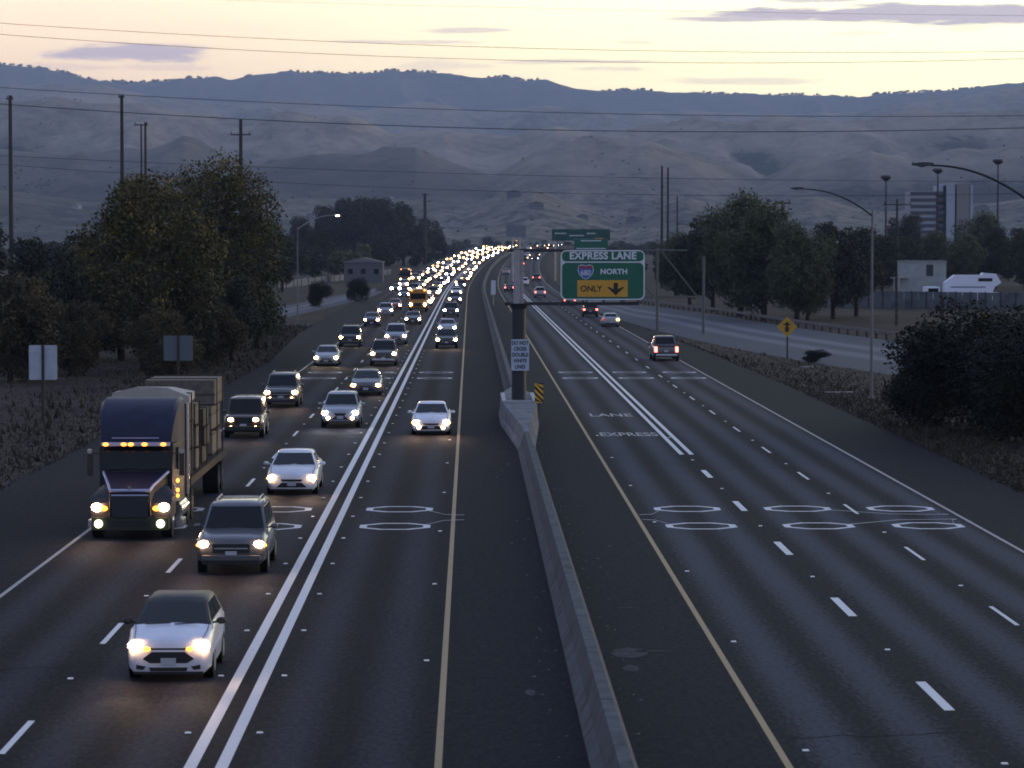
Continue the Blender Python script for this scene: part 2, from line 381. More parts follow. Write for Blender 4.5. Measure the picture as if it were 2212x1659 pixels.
for X in (LA, LB, LC, RA, RB, RC):
    for (Y, sg) in ((101.7, -1), (95.5, 1)):
        loop_at(mb, X, Y)
        if X in (LA, LB): continue
        tx = -.2 if X < 0 else (15.9 if X > 9 else 5.6)
        x0 = X + (1 if tx > X else -1) * .9; ys_ = Y + sg * .35
        mb.add([(x0, ys_, .0095), (x0 + (tx - x0) * .5, ys_ + sg * 1.7, .0095), (x0 + (tx - x0) * .5, ys_ + sg * 1.7 + .09, .0095), (x0, ys_ + .09, .0095)], [(0, 1, 2, 3)])
        mb.add([(x0 + (tx - x0) * .5, ys_ + sg * 1.7, .0095), (tx, ys_ + sg * 1.9, .0095), (tx, ys_ + sg * 1.9 + .08, .0095), (x0 + (tx - x0) * .5, ys_ + sg * 1.7 + .08, .0095)], [(0, 1, 2, 3)])
    for Y in (210, 201): loop_at(mb, X, Y, 1.1, .13)
tag(mb.build('loop_detector_marking', SEAL), kind='structure')
def word(txt, X, Y, wd, ln):
    o = text_mesh(txt, 1.0, 'word_marking', LINET, None, (X, Y, .0095), (0, 0, 0), 1, .012, 0)
    d = o.dimensions; bb = [Vector(v.co) for v in o.data.vertices]
    w_ = max(v.x for v in bb) - min(v.x for v in bb); h_ = max(v.y for v in bb) - min(v.y for v in bb)
    o.scale = (wd / w_, ln / h_, 1); tag(o, kind='structure')
word('EXPRESS', RA + .1, 141.5, 2.7, 2.6); word('LANE', RA, 157.5, 2.2, 2.6)

# crack sealing and patches
mb = MB(); rc = random.Random(9)
def crack(x, y, dx_, dy_, n, wd):
    for i in range(n):
        nx, ny = x + dx_ + rc.gauss(0, .10), y + dy_ + rc.gauss(0, .25)
        q = Vector((ny - y, x - nx, 0)).normalized() * wd; mb.add([(x - q.x, y - q.y, .0075), (x + q.x, y + q.y, .0075), (nx + q.x, ny + q.y, .0075), (nx - q.x, ny - q.y, .0075)], [(0, 1, 2, 3)]); x, y = nx, ny
for i in range(14):
    y = rc.uniform(46, 210); side = rc.random() < .5
    if rc.random() < -1: crack(rc.uniform(-12, -1) if side else rc.uniform(6, 15), y, rc.uniform(-.05, .05), 1.1, rc.randint(5, 16), rc.uniform(.012, .03))
    else: crack(rc.choice([-12, -8.3, -4.1]) if side else rc.choice([5.8, 9.6, 13]), y, .5, rc.uniform(-.1, .1), 7, rc.uniform(.015, .03))
tag(mb.build('crack_sealing', mat('crack_tar', (.003, .0035, .005), .9, spec=.05)), kind='structure')
mb = MB()
for (x, y, a_, b_) in [(3.5, 65.8, .45, .9), (4.0, 66.1, .5, .12), (3.4, 63.4, .2, .5), (1.2, 60, .12, .5), (3.9, 74, .35, .1)]:
    P = [(x + a_ * math.cos(t_ * .785) * rc.uniform(.8, 1.05), y + b_ * math.sin(t_ * .785) * rc.uniform(.8, 1.05), .0065) for t_ in range(8)]; mb.add(P, [tuple(range(8))])
tag(mb.build('road_stain', mat('stain_dust', (.045, .050, .062), .9, var=.6, vscale=4)), kind='structure')

# raised reflectors
refl = MB().hexa([(-.06, -.05, 0), (.06, -.05, 0), (.06, .05, 0), (-.06, .05, 0), (-.05, -.025, .022), (.05, -.025, .022), (.05, .025, .022), (-.05, .025, .022)]).build('road_reflector', mat('marker_white', (.8, .8, .82), .3))
first = [True]
def marker(X, Y, label):
    o = refl if first[0] else refl.copy()
    if not first[0]: COL.objects.link(o)
    first[0] = False
    o.location = (X + bend(Y), Y, .004); tag(o, label, 'road reflector', 'raised reflectors set in the road')
k = 0
Y = 58500 / 1062
while Y < 260:
    marker(-5.2, Y, 'small raised white reflector along the left side of the bold double white line'); marker(-3.88, Y, 'small raised white reflector along the right side of the bold double white line'); Y += 7.32
Y = 58500 / 844 + 7.3 - 29.2
while Y < 200:
    marker(-8.28, Y, 'small raised reflector in the gaps of the oncoming dashed line'); marker(12.9, Y + 2, 'small raised reflector in the gaps of the far right dashed line'); Y += 14.63
Y = 45
while Y < 135: marker(9.24, Y + 6.6, 'small raised reflector between bold dashes beside the express lane'); Y += 14.63
Y = 50
while Y < 150: marker(-.95, Y, 'small raised reflector beside the yellow line left of the median'); marker(5.95, Y + 3, 'small raised reflector beside the yellow line right of the median'); Y += 14.63

# ------------------------------------------------------------------ median barrier
def bar_ring(Y, wb=.40, wt=.11, h=.81, cx=2.45):
    c = cx + bend(Y)
    return [(x, y, z + elev(Y)) for x, y, z in [(c - wb, Y, .0), (c - wb, Y, .09), (c - (wb * .45 + wt * .55), Y, .34), (c - wt, Y, h), (c + wt, Y, h), (c + (wb * .45 + wt * .55), Y, .34), (c + wb, Y, .09), (c + wb, Y, .0)]]
br = empty('median_barrier', (0, 0, 0)); tag(br, 'long grey concrete barrier running down the middle of the freeway', 'barrier')
mb = MB(); Y = -20.0
while Y < 131:
    e = min(Y + (12.1 if Y > 52 else 12.3), 131); mb.loft([bar_ring(Y + .025), bar_ring(e - .025)]); Y = e
mb.build('barrier_segment', CONC, br)
mb = MB(); mb.loft([bar_ring(Y) for Y in [172] + [y for y in YS if y > 172 and y < 2000]]); mb.build('barrier_segment', CONC, br)
mb = MB()
mb.loft([bar_ring(131.02), [(c[0], 133.5, c[2]) for c in bar_ring(0, .46, .13, .85)], [(c[0], 149.5, c[2]) for c in bar_ring(0, .96, .86, 1.12)], [(c[0], 158, c[2]) for c in bar_ring(0, .96, .86, 1.12)], [(c[0], 171.98, c[2]) for c in bar_ring(0, .42, .12, .82)]])
mb.build('flared_pier', CONC2, br)
mb = MB(); mb.box((1.68, 153.5, 1.16), (.2, 8, .07)); mb.box((3.22, 153.5, 1.16), (.2, 8, .07)); mb.box((2.45, 149.6, 1.155), (1.74, .18, .06)); mb.build('pier_rim', mat('pale_concrete', (.42, .44, .46), .8, var=.15), br)

# ------------------------------------------------------------------ express lane sign on its cantilever
sg = empty('express_lane_sign', (2.45, 152, 0)); tag(sg, 'green EXPRESS LANE NORTH overhead sign with yellow ONLY arrow panel on the median post', 'overhead sign')
def SX(px): return (px - 1016) / 6500 * 152 - 2.45
def SZ(py): return 9 - (py - 526) / 6500 * 152
MB().tube([(0, 0, 1.1), (0, 0, 5.75)], [.37, .36], 16).tube([(0, 0, 5.7), (0, 0, 5.98)], [.36, .5], 16).build('post', DARKSTEEL, sg, 40)
MB().box((-.12, 0, 7.3), (.30, .3, 2.75)).box((.14, .3, 7.3), (.2, .2, 2.7)).box((-.12, .6, 7.3), (.2, .2, 2.75)).build('upper_post', GALV, sg, bevel=.02)
mb = MB(); mb.box((SX(1300) / 2 + .6, .35, 5.96), (SX(1390) + .5, .26, .16)).box((SX(1300) / 2 + .6, .35, SZ(541)), (SX(1390) + .2, .16, .14))
for x in np.linspace(SX(1230), SX(1380), 5): mb.box((x, .22, 7.35), (.08, .1, 2.7))
for i in range(4):
    a, c = SX(1215 + 44 * i), SX(1259 + 44 * i); mb.tube([(a, .45, 6.0), (c, .45, 8.6)], .045, 6)
mb.build('sign_truss', DARKSTEEL, sg)
x0, x1, z0, z1 = SX(1211), SX(1393), SZ(648), SZ(540)
def rrect(x0, x1, z0, z1, r, n=5):
    p = []
    for (cx, cz, a0) in ((x1 - r, z1 - r, 0), (x0 + r, z1 - r, 90), (x0 + r, z0 + r, 180), (x1 - r, z0 + r, 270)):
        p += [(cx + r * math.cos(R(a0 + 90 * k / n)), cz + r * math.sin(R(a0 + 90 * k / n))) for k in range(n + 1)]
    return p
MB().plate(rrect(x0, x1, z0, z1, .3), 0, .06).build('sign_border', SIGNW, sg)
zm = SZ(566)
MB().plate(rrect(x0 + .07, x1 - .07, zm + .035, z1 - .07, .2), -.006, .02).plate(rrect(x0 + .07, x1 - .07, z0 + .07, zm - .035, .24), -.006, .02).build('sign_panel', SIGNG, sg)
text_mesh('EXPRESS LANE', .50, 'lettering', SIGNW, sg, ((x0 + x1) / 2, -.014, SZ(553)), sx=.98, bold=.020, spacing=1.08)
text_mesh('NORTH', .36, 'lettering', SIGNW, sg, (SX(1326), -.014, SZ(587)), sx=1.05, bold=.014, spacing=1.05)
ys = MB().plate([(SX(1247), SZ(641)), (SX(1356), SZ(641)), (SX(1356), SZ(605)), (SX(1247), SZ(605))], -.014, .01).build('yellow_panel', SIGNY, sg)
text_mesh('ONLY', .43, 'lettering', SIGNK, sg, (SX(1277), -.022, SZ(624)), sx=.95, bold=.008)
ax, az_ = SX(1330), SZ(639)
MB().plate([(ax, az_ + .03), (ax + .42, az_ + .42), (ax + .38, az_ + .47), (ax + .11, az_ + .34), (ax + .11, az_ + .66), (ax - .11, az_ + .66), (ax - .11, az_ + .34), (ax - .38, az_ + .47), (ax - .42, az_ + .42)], -.022, .006).build('arrow', SIGNK, sg)
def shield(cx, cz, s): return [(cx + s * a, cz + s * b_) for a, b_ in ((-.42, .36), (-.2, .43), (0, .36), (.2, .43), (.42, .36), (.48, .1), (.38, -.18), (.18, -.36), (0, -.45), (-.18, -.36), (-.38, -.18), (-.48, .1))]
cx, cz = SX(1265), SZ(587)
MB().plate(shield(cx, cz, .86), -.014, .006).build('shield', SIGNW, sg)
MB().plate(shield(cx, cz, .78), -.02, .005).build('shield_field', SIGNB, sg)
MB().plate([(cx - .34, cz + .29), (cx - .16, cz + .335), (cx, cz + .28), (cx + .16, cz + .335), (cx + .34, cz + .29), (cx + .37, cz + .16), (cx - .37, cz + .16)], -.025, .004).build('shield_top', SIGNR, sg)
text_mesh('680', .36, 'lettering', SIGNW, sg, (cx, -.03, cz - .06), sx=.95, bold=.006)
# white regulatory sign strapped to the post
rs = empty('regulatory_sign', (2.45 + .06, 151.55, 0)); tag(rs, 'white DO NOT CROSS DOUBLE WHITE LINES sign strapped low on the thick dark post', 'road sign')
zc = SZ(766); MB().plate(rrect(-.45, .45, zc - .79, zc + .79, .05), 0, .02).build('sign_panel', mat('regulatory_white', (.42, .50, .62), .5, var=.06), rs)
for zb_ in (.5, -.5): MB().box((0, .05, zc + zb_), (.5, .08, .05)).build('bracket', DARKSTEEL, rs)
for i, tx in enumerate(['DO NOT', 'CROSS', 'DOUBLE', 'WHITE', 'LINES']): text_mesh(tx, .27, 'lettering', SIGNK, rs, (0, -.006, zc + .6 - .3 * i), sx=.78, bold=.008)
om = empty('object_marker', (2.45 + 1.06 - .1, 149.4, 0)); tag(om, 'yellow and black diagonally striped hazard marker on the concrete pier', 'hazard marker')
zc = 9 - (849 - 526) / 6500 * 149.4
MB().plate([(-.21, zc - .5), (.21, zc - .5), (.21, zc + .5), (-.21, zc + .5)], 0, .012).build('marker_panel', SIGNK, om)
mb = MB()
for k in range(-3, 5):      # stripes run down to the right
    z = zc + k * .30; P = [(-.21, z + .21), (-.21, z + .07), (.21, z - .35), (.21, z - .21)]
    P = [(x_, max(zc - .5, min(zc + .5, z_))) for x_, z_ in P]
    if max(p[1] for p in P) - min(p[1] for p in P) > .1: mb.plate(P, -.004, .003)
mb.build('stripes', mat('marker_yellow', (.75, .45, .03), .5), om); MB().box((0, .03, zc - .45), (.06, .04, .9)).build('post', DARKSTEEL, om)
# second sign on the barrier, further on
sm = empty('barrier_sign', D(1066, 700, 400).to_tuple()); sm.location.z = 0; sm.location.x = 2.6 + .45; tag(sm, 'narrow pale sign on a thin post standing on the far median barrier', 'road sign')
MB().tube([(0, 0, .8), (0, 0, 2.3)], .05, 8).build('post', GALV, sm); MB().plate(rrect(-.3, .3, 2.2, 4.1, .04), -.06, .02).build('sign_panel', SIGNW, sm)

# ------------------------------------------------------------------ other signs
def back_sign(px, pyc, Y, wd, ht, label, mt):
    c = D(px, pyc, Y); o = empty('road_sign', (c.x, c.y, 0)); tag(o, label, 'road sign')
    MB().plate(rrect(-wd / 2, wd / 2, c.z - ht / 2, c.z + ht / 2, .08), 0, .02).build('sign_panel', mt, o)
    MB().box((0, -.06, (c.z + ht / 2) / 2), (.13, .1, c.z + ht / 2)).build('post', WOOD, o); return o
back_sign(93, 783, 152, 1.42, 1.75, 'pale blank back of a road sign on a dark wooden post beside the trees', ALU)
back_sign(385, 752, 186, 1.8, 1.55, 'dim grey back of a road sign in the tree shadow behind the truck', mat('shaded_back', (.10, .12, .14), .6))  # tree shade put into the darker grey of this sign back
c = D(1700, 706, 234); o = empty('diamond_sign', (c.x, c.y, 0)); tag(o, 'yellow diamond warning sign with a black symbol at the ramp gore', 'road sign')
q = .8; MB().plate([(0, c.z - q), (q, c.z), (0, c.z + q), (-q, c.z)], 0, .02).build('sign_panel', mat('diamond_yellow', (.48, .27, .02), .5, var=.1), o)
MB().plate(rrect(-.16, .16, c.z - .42, c.z + .02, .12), -.006, .005).plate(rrect(-.12, .12, c.z + .02, c.z + .38, .1), -.006, .005).plate([(-.3, c.z + .14), (.3, c.z + .14), (.3, c.z + .24), (-.3, c.z + .24)], -.008, .002).build('symbol', SIGNK, o)
MB().box((.03, .05, (c.z - .3) / 2), (.12, .08, c.z - .3)).build('post', WOOD, o)
# far gantry signs
def far_sign(name, px0, px1, py0, py1, Y, m, label, posts, extra=None):
    a, b_ = D(px0, py1, Y), D(px1, py0, Y); o = empty(name, ((a.x + b_.x) / 2, Y, 0)); tag(o, label, 'overhead sign')
    hw = (b_.x - a.x) / 2; MB().plate(rrect(-hw, hw, a.z, b_.z, .15), 0, .1).build('sign_panel', m, o)
    mb = MB()
    for x in posts: mb.tube([(x, .3, 0), (x, .3, b_.z)], .22, 8)
    mb.box((0, .3, a.z + .2), (hw * 2, .2, .25)); mb.box((0, .3, b_.z - .1), (hw * 2, .2, .25)); mb.build('frame', GALV, o)
    if extra: extra(o, hw, a.z, b_.z)
    return o
def ex1(o, hw, za, zb):
    MB().box((hw * .62, -.08, za + .35), (1.9, .05, .6)).build('yellow_panel', SIGNY, o)
    mb = MB()
    for i, (a, b_) in enumerate([(-.9, -.5), (-.4, .1), (.2, .5)]): mb.box((hw * (a + b_) / 2, -.07, (za + zb) / 2 + .35 - (i % 2) * .5), (hw * (b_ - a), .04, .22))
    mb.build('lettering', SIGNW, o)
far_sign('gantry_sign', 1192, 1318, 495, 520, 700, mat('far_green', (.010, .075, .065), .6, var=.4, vscale=.6), 'wide distant green overhead sign with a small yellow panel above the right carriageway', (-6, 6), ex1)
def ex2(o, hw, za, zb):
    mb = MB(); mb.box((0, -.02, za + .3), (hw * 1.75, .03, .16)); mb.box((0, -.02, zb - .3), (hw * 1.2, .03, .16)); mb.build('lettering', SIGNW, o)
far_sign('gantry_sign', 1240, 1313, 516, 541, 480, SIGNG, 'plain green overhead sign showing just above the EXPRESS LANE sign', (-2.3, 2.3), ex2)
far_sign('message_board', 1093, 1136, 487, 512, 700, mat('board_grey', (.17, .19, .22), .6, var=.2), 'distant grey message board on twin posts above the median', (-.8, .8))
# truss frame by the off ramp
a = D(1420, 541, 300); b_ = D(1520, 541, 300); o = empty('sign_frame', (a.x, 300, 0)); tag(o, 'weathered open steel sign frame with a long diagonal brace beside the off ramp', 'sign frame')
wf = b_.x - a.x; zt = a.z; zb = D(1420, 641, 300).z
mb = MB(); mb.tube([(0, 0, 0), (0, 0, zt)], .13, 8).tube([(wf, 0, 0), (wf, 0, zt - .6)], .14, 8).tube([(-2.6, 0, zt), (wf * .65, 0, zt)], .09, 6)
mb.tube([(.4, 0, zt - .1), (wf * .86, 0, zb)], .09, 6).tube([(0, 0, zb), (wf, 0, zb)], .1, 6).tube([(-1.7, 0, zb + 1.6), (-.3, 0, zb)], .08, 6)
mb.build('frame', mat('aged_steel', (.13, .14, .12), .8, var=.2), o)

# ------------------------------------------------------------------ guardrail, lamps, poles, wires
rail_pts = [(24.9, 450), (28.2, 410), (31.6, 377), (34, 335), (36.8, 301), (39.2, 277)]
gr = empty('guardrail', (rail_pts[2][0], rail_pts[2][1], 0)); tag(gr, 'galvanised guardrail on short wooden posts along the far side of the off ramp', 'guardrail')
ox, oy = rail_pts[2]
def along(pts, step):
    out = []
    for (p, q) in zip(pts[:-1], pts[1:]):
        p, q = Vector(p), Vector(q); n = max(1, int((q - p).length / step)); out += [p.lerp(q, k / n) for k in range(n)]
    return out + [Vector(pts[-1])]
rp = [Vector((p.x - ox, p.y - oy)) for p in along(rail_pts, 3.8)]
mb = MB(); mb.loft([[(p.x, p.y, .52), (p.x - .03, p.y, .60), (p.x, p.y, .67), (p.x - .03, p.y, .75), (p.x, p.y, .84), (p.x + .03, p.y, .84), (p.x + .03, p.y, .52)] for p in rp]); mb.build('rail', mat('rail_steel', (.13, .135, .14), .7, .2, var=.3, vscale=.5), gr)
for p in rp: MB().box((p.x + .12, p.y, .4), (.18, .2, .8)).build('post', WOOD, gr)

def street_lamp(name, base, h, reach, rise, lit, label, lamp_mat=None, back=1.0):
    o = empty(name, base); tag(o, label, 'street lamp', 'freeway street lamps')
    MB().tube([(0, 0, 0), (0, 0, .5), (0, 0, h)], [.12, .10, .06], 10).box((0, 0, .06), (.4, .4, .12)).build('pole', mat('lamp_pole_grey', (.17, .18, .185), .7, .1, var=.2, vscale=1), o, 40)
    pts = [(reach * t, 0, h - .3 + rise * (1 - (1 - t) ** 2.1)) for t in np.linspace(0, 1, 12)]
    MB().tube(pts, [.055 - .002 * i for i in range(12)], 8).build('arm', DARKSTEEL if not lit else GALV, o, 50)
    s_ = 1 if reach > 0 else -1; e = pts[-1]
    MB().loft([[(e[0] - s_ * .1, y * .5, e[2] + z) for y, z in ((-.1, 0), (.1, 0), (.06, .09), (-.06, .09))], [(e[0] + s_ * .25, y, e[2] + z - .02) for y, z in ((-.18, -.03), (.18, -.03), (.12, .13), (-.12, .13))], [(e[0] + s_ * .65, y * .6, e[2] + z) for y, z in ((-.12, 0), (.12, 0), (.08, .07), (-.08, .07))]]).build('lamp_head', GALV if lit else DARKSTEEL, o)
    MB().ball((e[0] + s_ * .3, 0, e[2] - (.05 if lit else .02)), (.2, .15, .09) if lit else (.14, .1, .05)).build('lens', mat('lit_street_lens', (1, 1, 1), .4, 0, (1, .85, .6), 22) if lit else LENSD, o)
    return o
street_lamp('street_lamp', (23.25, 174, 0), 10.9, -4.1, 1.55, False, 'unlit curved arm street lamp on the dirt verge right of the road')
street_lamp('street_lamp', (20.2, 104, 0), 10.0, -4.3, 2.0, False, 'nearest curved street lamp arm reaching in from the right edge')
street_lamp('street_lamp', (D(1624, 600, 356).x, 356, 0), 11.2, -5.1, 1.2, False, 'unlit street lamp standing in front of the right hand trees')
street_lamp('street_lamp', (D(643, 600, 340).x, 340, 0), 10.9, 4.2, 1.6, True, 'lit street lamp on the left in front of the dark trees')
street_lamp('street_lamp', (D(1515, 600, 420).x, 420, 0), 11.0, -3.0, 1.0, False, 'thin distant unlit street lamp near the sign frame')

def hi_mast(px, py, Y, label):
    t_ = D(px, py, Y); o = empty('high_mast_lamp', (t_.x, Y, 0)); tag(o, label, 'mast lamp', 'tall mast lamps on the right')
    MB().tube([(0, 0, 0), (0, 0, t_.z)], [.35, .16], 8).build('pole', WOOD, o)
    MB().tube([(0, 0, t_.z - 1.1), (0, 0, t_.z - .3), (0, 0, t_.z + .2)], [.5, 1.5, 1.3], 12).build('lamp_ring', SIGNK, o)
hi_mast(1914, 381, 760, 'tall mast with a dark lamp head left of the grey tower block'); hi_mast(2026, 366, 780, 'tall mast with a dark lamp head in front of the tower block'); hi_mast(2156, 346, 760, 'tall mast with a dark lamp head right of the tower block')
def pole(px, py, Y, r, label, arms=(), m=None, name='utility_pole', grp='utility poles'):
    t_ = D(px, py, Y); o = empty(name, (t_.x, Y, 0)); tag(o, label, 'utility pole', grp)
    MB().tube([(0, 0, 0), (0, 0, t_.z)], [r, r * .62], 8).build('pole', m or WOOD, o)
    for (dzp, wpx) in arms:
        z = D(px, py + dzp, Y).z; L = wpx / 6500 * Y; MB().box((0, -r, z), (L, .18, .2)).build('crossarm', WOOD, o)
        MB().tube([(-L / 2 + .2, -r, z + .1), (-L / 2 + .2, -r, z + .5)], .07, 6).tube([(L / 2 - .2, -r, z + .1), (L / 2 - .2, -r, z + .5)], .07, 6).build('insulator', SIGNK, o)
    return o
pole(22, 206, 480, .42, 'tall bare steel pole at the left edge', ((8, 16),)); pole(263, 206, 480, .40, 'tall steel pole second from the left edge', ((4, 14),))
pole(305, 268, 520, .22, 'thin pole of a close pair above the yellow tree', ((2, 30),)); pole(314, 264, 520, .30, 'thicker pole of a close pair above the yellow tree')
pole(520, 257, 480, .42, 'steel pole with a crossarm rising behind the tall left trees', ((34, 44),)); pole(918, 418, 1150, .9, 'short thick dark pole beside the dark tree clump', ((3, 16),))
pole(1430, 358, 600, .32, 'thin leaning pair pole nearest the median, right of the sign'); pole(1443, 362, 620, .30, 'second pole of the slender pair right of the sign'); pole(1463, 424, 700, .25, 'small far pole right of the slender pair')
pole(1938, 430, 520, .28, 'pole with a crossarm left of the tower block', ((12, 60),)); pole(1690, 433, 420, .25, 'pole with a short crossarm poking above the right trees', ((6, 36),))
pole(1937, 590, 330, .16, 'short dark pole in front of the grey shed'); 

def wire(pts, Y, r, label):
    # pts are photo points; a smooth curve through them, carried on past both sides of the view
    xs = [p[0] for p in pts]; ys = [p[1] for p in pts]; cf = np.polyfit(xs, ys, 2 if len(pts) > 2 else 1)
    P = [D(x, float(np.polyval(cf, x)), Y) for x in np.linspace(-900, 3100, 60)]
    o = MB().tube([p - P[30] for p in P], r, 5).build('overhead_wire', WIRE, None, loc=P[30]); tag(o, label, 'wire', 'overhead wires crossing the freeway')
wire([(486, 0), (768, 8.7), (1481, 24), (2212, 34)], 240, .010, 'faint topmost overhead wire crossing the sky')
wire([(0, 50), (768, 92), (1481, 111), (2212, 111)], 240, .018, 'second overhead wire from the top crossing the sky')
wire([(0, 74), (768, 120), (1481, 135), (2212, 127)], 240, .018, 'lowest overhead wire still against the sky')
wire([(50, 192), (768, 230), (1481, 248), (2212, 250)], 478, .045, 'upper dark wire crossing in front of the blue ridge')
wire([(30, 227), (520, 257), (768, 268), (1481, 285), (2212, 276)], 478, .06, 'thick dark wire crossing just below the blue ridge')
wire([(340, 352), (768, 368), (1481, 386), (2212, 392)], 600, .038, 'upper of the two faint wires crossing the brown hills')
wire([(768, 402), (1360, 420), (2212, 418)], 600, .04, 'lower of the two faint wires crossing the brown hills')

# ------------------------------------------------------------------ vehicles
def style(**k): return k
ST = {
 'sedan': style(W=1.84, L=4.75, hf=.76, hr=.98, roof=1.45, wb=(1.35, 4.2), wt=(2.25, 3.45), deck=1.04, tw=.70),
 'hatch': style(W=1.76, L=4.0, hf=.88, hr=1.07, roof=1.52, wb=(.92, 3.9), wt=(1.85, 3.45), deck=1.10, tw=.72),
 'suv': style(W=1.92, L=4.8, hf=.98, hr=1.14, roof=1.80, wb=(1.35, 4.72), wt=(2.0, 4.45), deck=1.15, tw=.76),
 'cross': style(W=1.90, L=4.7, hf=.90, hr=1.08, roof=1.66, wb=(1.25, 4.6), wt=(2.05, 4.0), deck=1.12, tw=.72),
 'jeep': style(W=1.84, L=4.3, hf=1.02, hr=1.10, roof=1.82, wb=(1.45, 4.25), wt=(1.62, 4.2), deck=1.12, tw=.80),
 'pickup': style(W=2.0, L=5.6, hf=1.05, hr=1.18, roof=1.88, wb=(1.6, 3.75), wt=(2.3, 3.5), deck=1.12, tw=.76),
 'van': style(W=1.98, L=5.1, hf=.92, hr=1.12, roof=1.80, wb=(.95, 5.0), wt=(1.9, 4.75), deck=1.14, tw=.76),
}
def make_car(kind, pm, lamp='warm', name='car', simple=False, opts=()):
    S = ST[kind]; hw = S['W'] / 2; L = S['L']; zb = .18 if kind in ('sedan', 'hatch') else .30
    root = empty(name)
    hf, hr, dk = S['hf'], S['hr'], S['deck']; c0 = S['wb'][0]
    stn = [(0, .76, hf - .16, zb + .08), (.03, .84, hf - .08, zb + .02), (.11, .92, hf - .02, zb), (.30, .975, hf + .03, zb), (.7, 1, hf + .5 * (hr - hf), zb), (c0, 1, hr, zb), (c0 + .9, 1, hr + .02, zb),
           (L * .72, 1, dk - .01, zb), (L * .90, .985, dk, zb), (L - .12, .95, dk - .03, zb + .02), (L - .02, .88, dk - .10, zb + .06), (L, .82, dk - .18, zb + .12)]
    rings = []
    for (y, wf_, zt, z0) in stn:
        w_ = hw * wf_; m_ = (z0 + zt) / 2
        half = [(w_ * .86, z0), (w_ * .975, z0 + .10), (w_, m_), (w_ * .985, zt - .09), (w_ * .90, zt), (w_ * .50, zt + .035), (0, zt + .045)]
        rings.append([(x, y, z) for x, z in half] + [(-x, y, z) for x, z in half[-2::-1]])
    MB().loft(rings).build('body', pm, root, 38)
    # cabin
    (b0, b1), (t0, t1) = S['wb'], S['wt']; zr = S['roof']; tb = hw * .91; tt = hw * S['tw']; zbl = hr - .02
    def cab(f, y0, y1, w_, crown=0): return [(-w_, y0, f), (-w_ * .5, y0 - .05, f + crown), (0, y0 - .07, f + crown), (w_ * .5, y0 - .05, f + crown), (w_, y0, f), (w_, y1, f), (0, y1 + .03, f + crown), (-w_, y1, f)]
    lo = cab(zbl, b0, b1, tb); hi = cab(zr - .05, t0, t1, tt); top = cab(zr, t0 + .14, t1 - .1, tt * .86, .015)
    MB().loft([lo, hi, top]).build('roof', pm if 'darkroof' not in opts else BLACK, root, 40)
    # glass panes stand just proud of the cabin
    def patch(mb, A, B, C_, D_, out, n=4):
        for q in (A, B, C_, D_): pass
        vs = []; A, B, C_, D_ = [Vector(p) for p in (A, B, C_, D_)]; o_ = Vector(out)
        return mb.add([A + o_, B + o_, C_ + o_, D_ + o_, A, B, C_, D_], [(0, 1, 2, 3), (7, 6, 5, 4), (0, 4, 5, 1), (1, 5, 6, 2), (2, 6, 7, 3), (3, 7, 4, 0)])
    def between(lo_, hi_, k, a): return Vector(lo_[k]).lerp(Vector(hi_[k]), a)
    mb = MB(); lowk = [between(lo, hi, k, .08) for k in range(5)]; hik = [between(lo, hi, k, .93) for k in range(5)]
    cxl = lambda p, f: Vector((p.x * f, p.y, p.z))
    lw = [cxl(p, .93) for p in lowk]; hk = [cxl(p, .91) for p in hik]
    off = Vector((0, -.018, .008))
    rg = [[p + off for p in lw] + [p - off for p in lw[::-1]], [p + off for p in hk] + [p - off for p in hk[::-1]]]
    MB().loft(rg).build('windshield', GLASS, root)
    for sgn in (1, -1):
        mb = MB(); dyb = b1 - b0; n_ = 2 if kind != 'pickup' else 1
        for i in range(n_):
            fa = .10 + i * .42 if n_ == 2 else .14; fb = .48 + i * .42 if n_ == 2 else .86
            def pt(f, a): return Vector((sgn * tb, b0 + dyb * f, zbl)).lerp(Vector((sgn * tt, t0 + (t1 - t0) * f, zr - .05)), a)
            patch(mb, pt(fa, .16), pt(fb, .16), pt(fb, .88), pt(fa if i else max(fa, .02), .88), (sgn * .012, 0, .005))
        mb.build('side_window', GLASS, root)
    mb = MB(); A = Vector((-tb * .84, b1 + .012, zbl)).lerp(Vector((-tt * .84, t1 + .012, zr)), .15); B = Vector((-tb * .84, b1, zbl)).lerp(Vector((-tt * .84, t1, zr)), .85)
    mb.loft([[(A.x, A.y, A.z), (-A.x, A.y, A.z), (-A.x, A.y + .03, A.z), (A.x, A.y + .03, A.z)], [(B.x, B.y, B.z), (-B.x, B.y, B.z), (-B.x, B.y + .03, B.z), (B.x, B.y + .03, B.z)]]).build('rear_window', GLASS, root)
    # lamps
    zl = hf - (.14 if kind != 'hatch' else .12); r_ = .12 if not simple else .23; xl = hw * (.78 if kind != 'jeep' else .62)  # far lamps oversized, their glare put into the lens shape
    if kind == 'jeep': zl -= .02
    hm = HL[lamp]
    for sgn in (1, -1):
        MB().ball((sgn * xl, .045 if not simple else .0, zl), (r_ * 1.25, .09, r_ * .82), 14, 8).build('headlight', hm, root, 60)
        if not simple:
            MB().ball((sgn * (xl + (.0 if 'in' in opts else .13)) if 'in' not in opts else sgn * (xl - .25), .10 if 'in' not in opts else .02, zl - (.03 if 'in' not in opts else .07)), (.085, .07, .05), 10, 6).build('turn_signal', AMBER if 'amber' in opts else AMBERLO, root, 60)
            if 'fog' in opts: MB().ball((sgn * hw * .62, -.0, zb + .2), (.085, .05, .085), 10, 6).build('fog_light', HL['soft'], root, 60)
            MB().box((sgn * hw * .80, L - .04, dk - .22), (.22, .12, .22 if kind != 'pickup' else .42)).build('taillight', TAIL if 'tail' in opts else TAILD, root, bevel=.02)
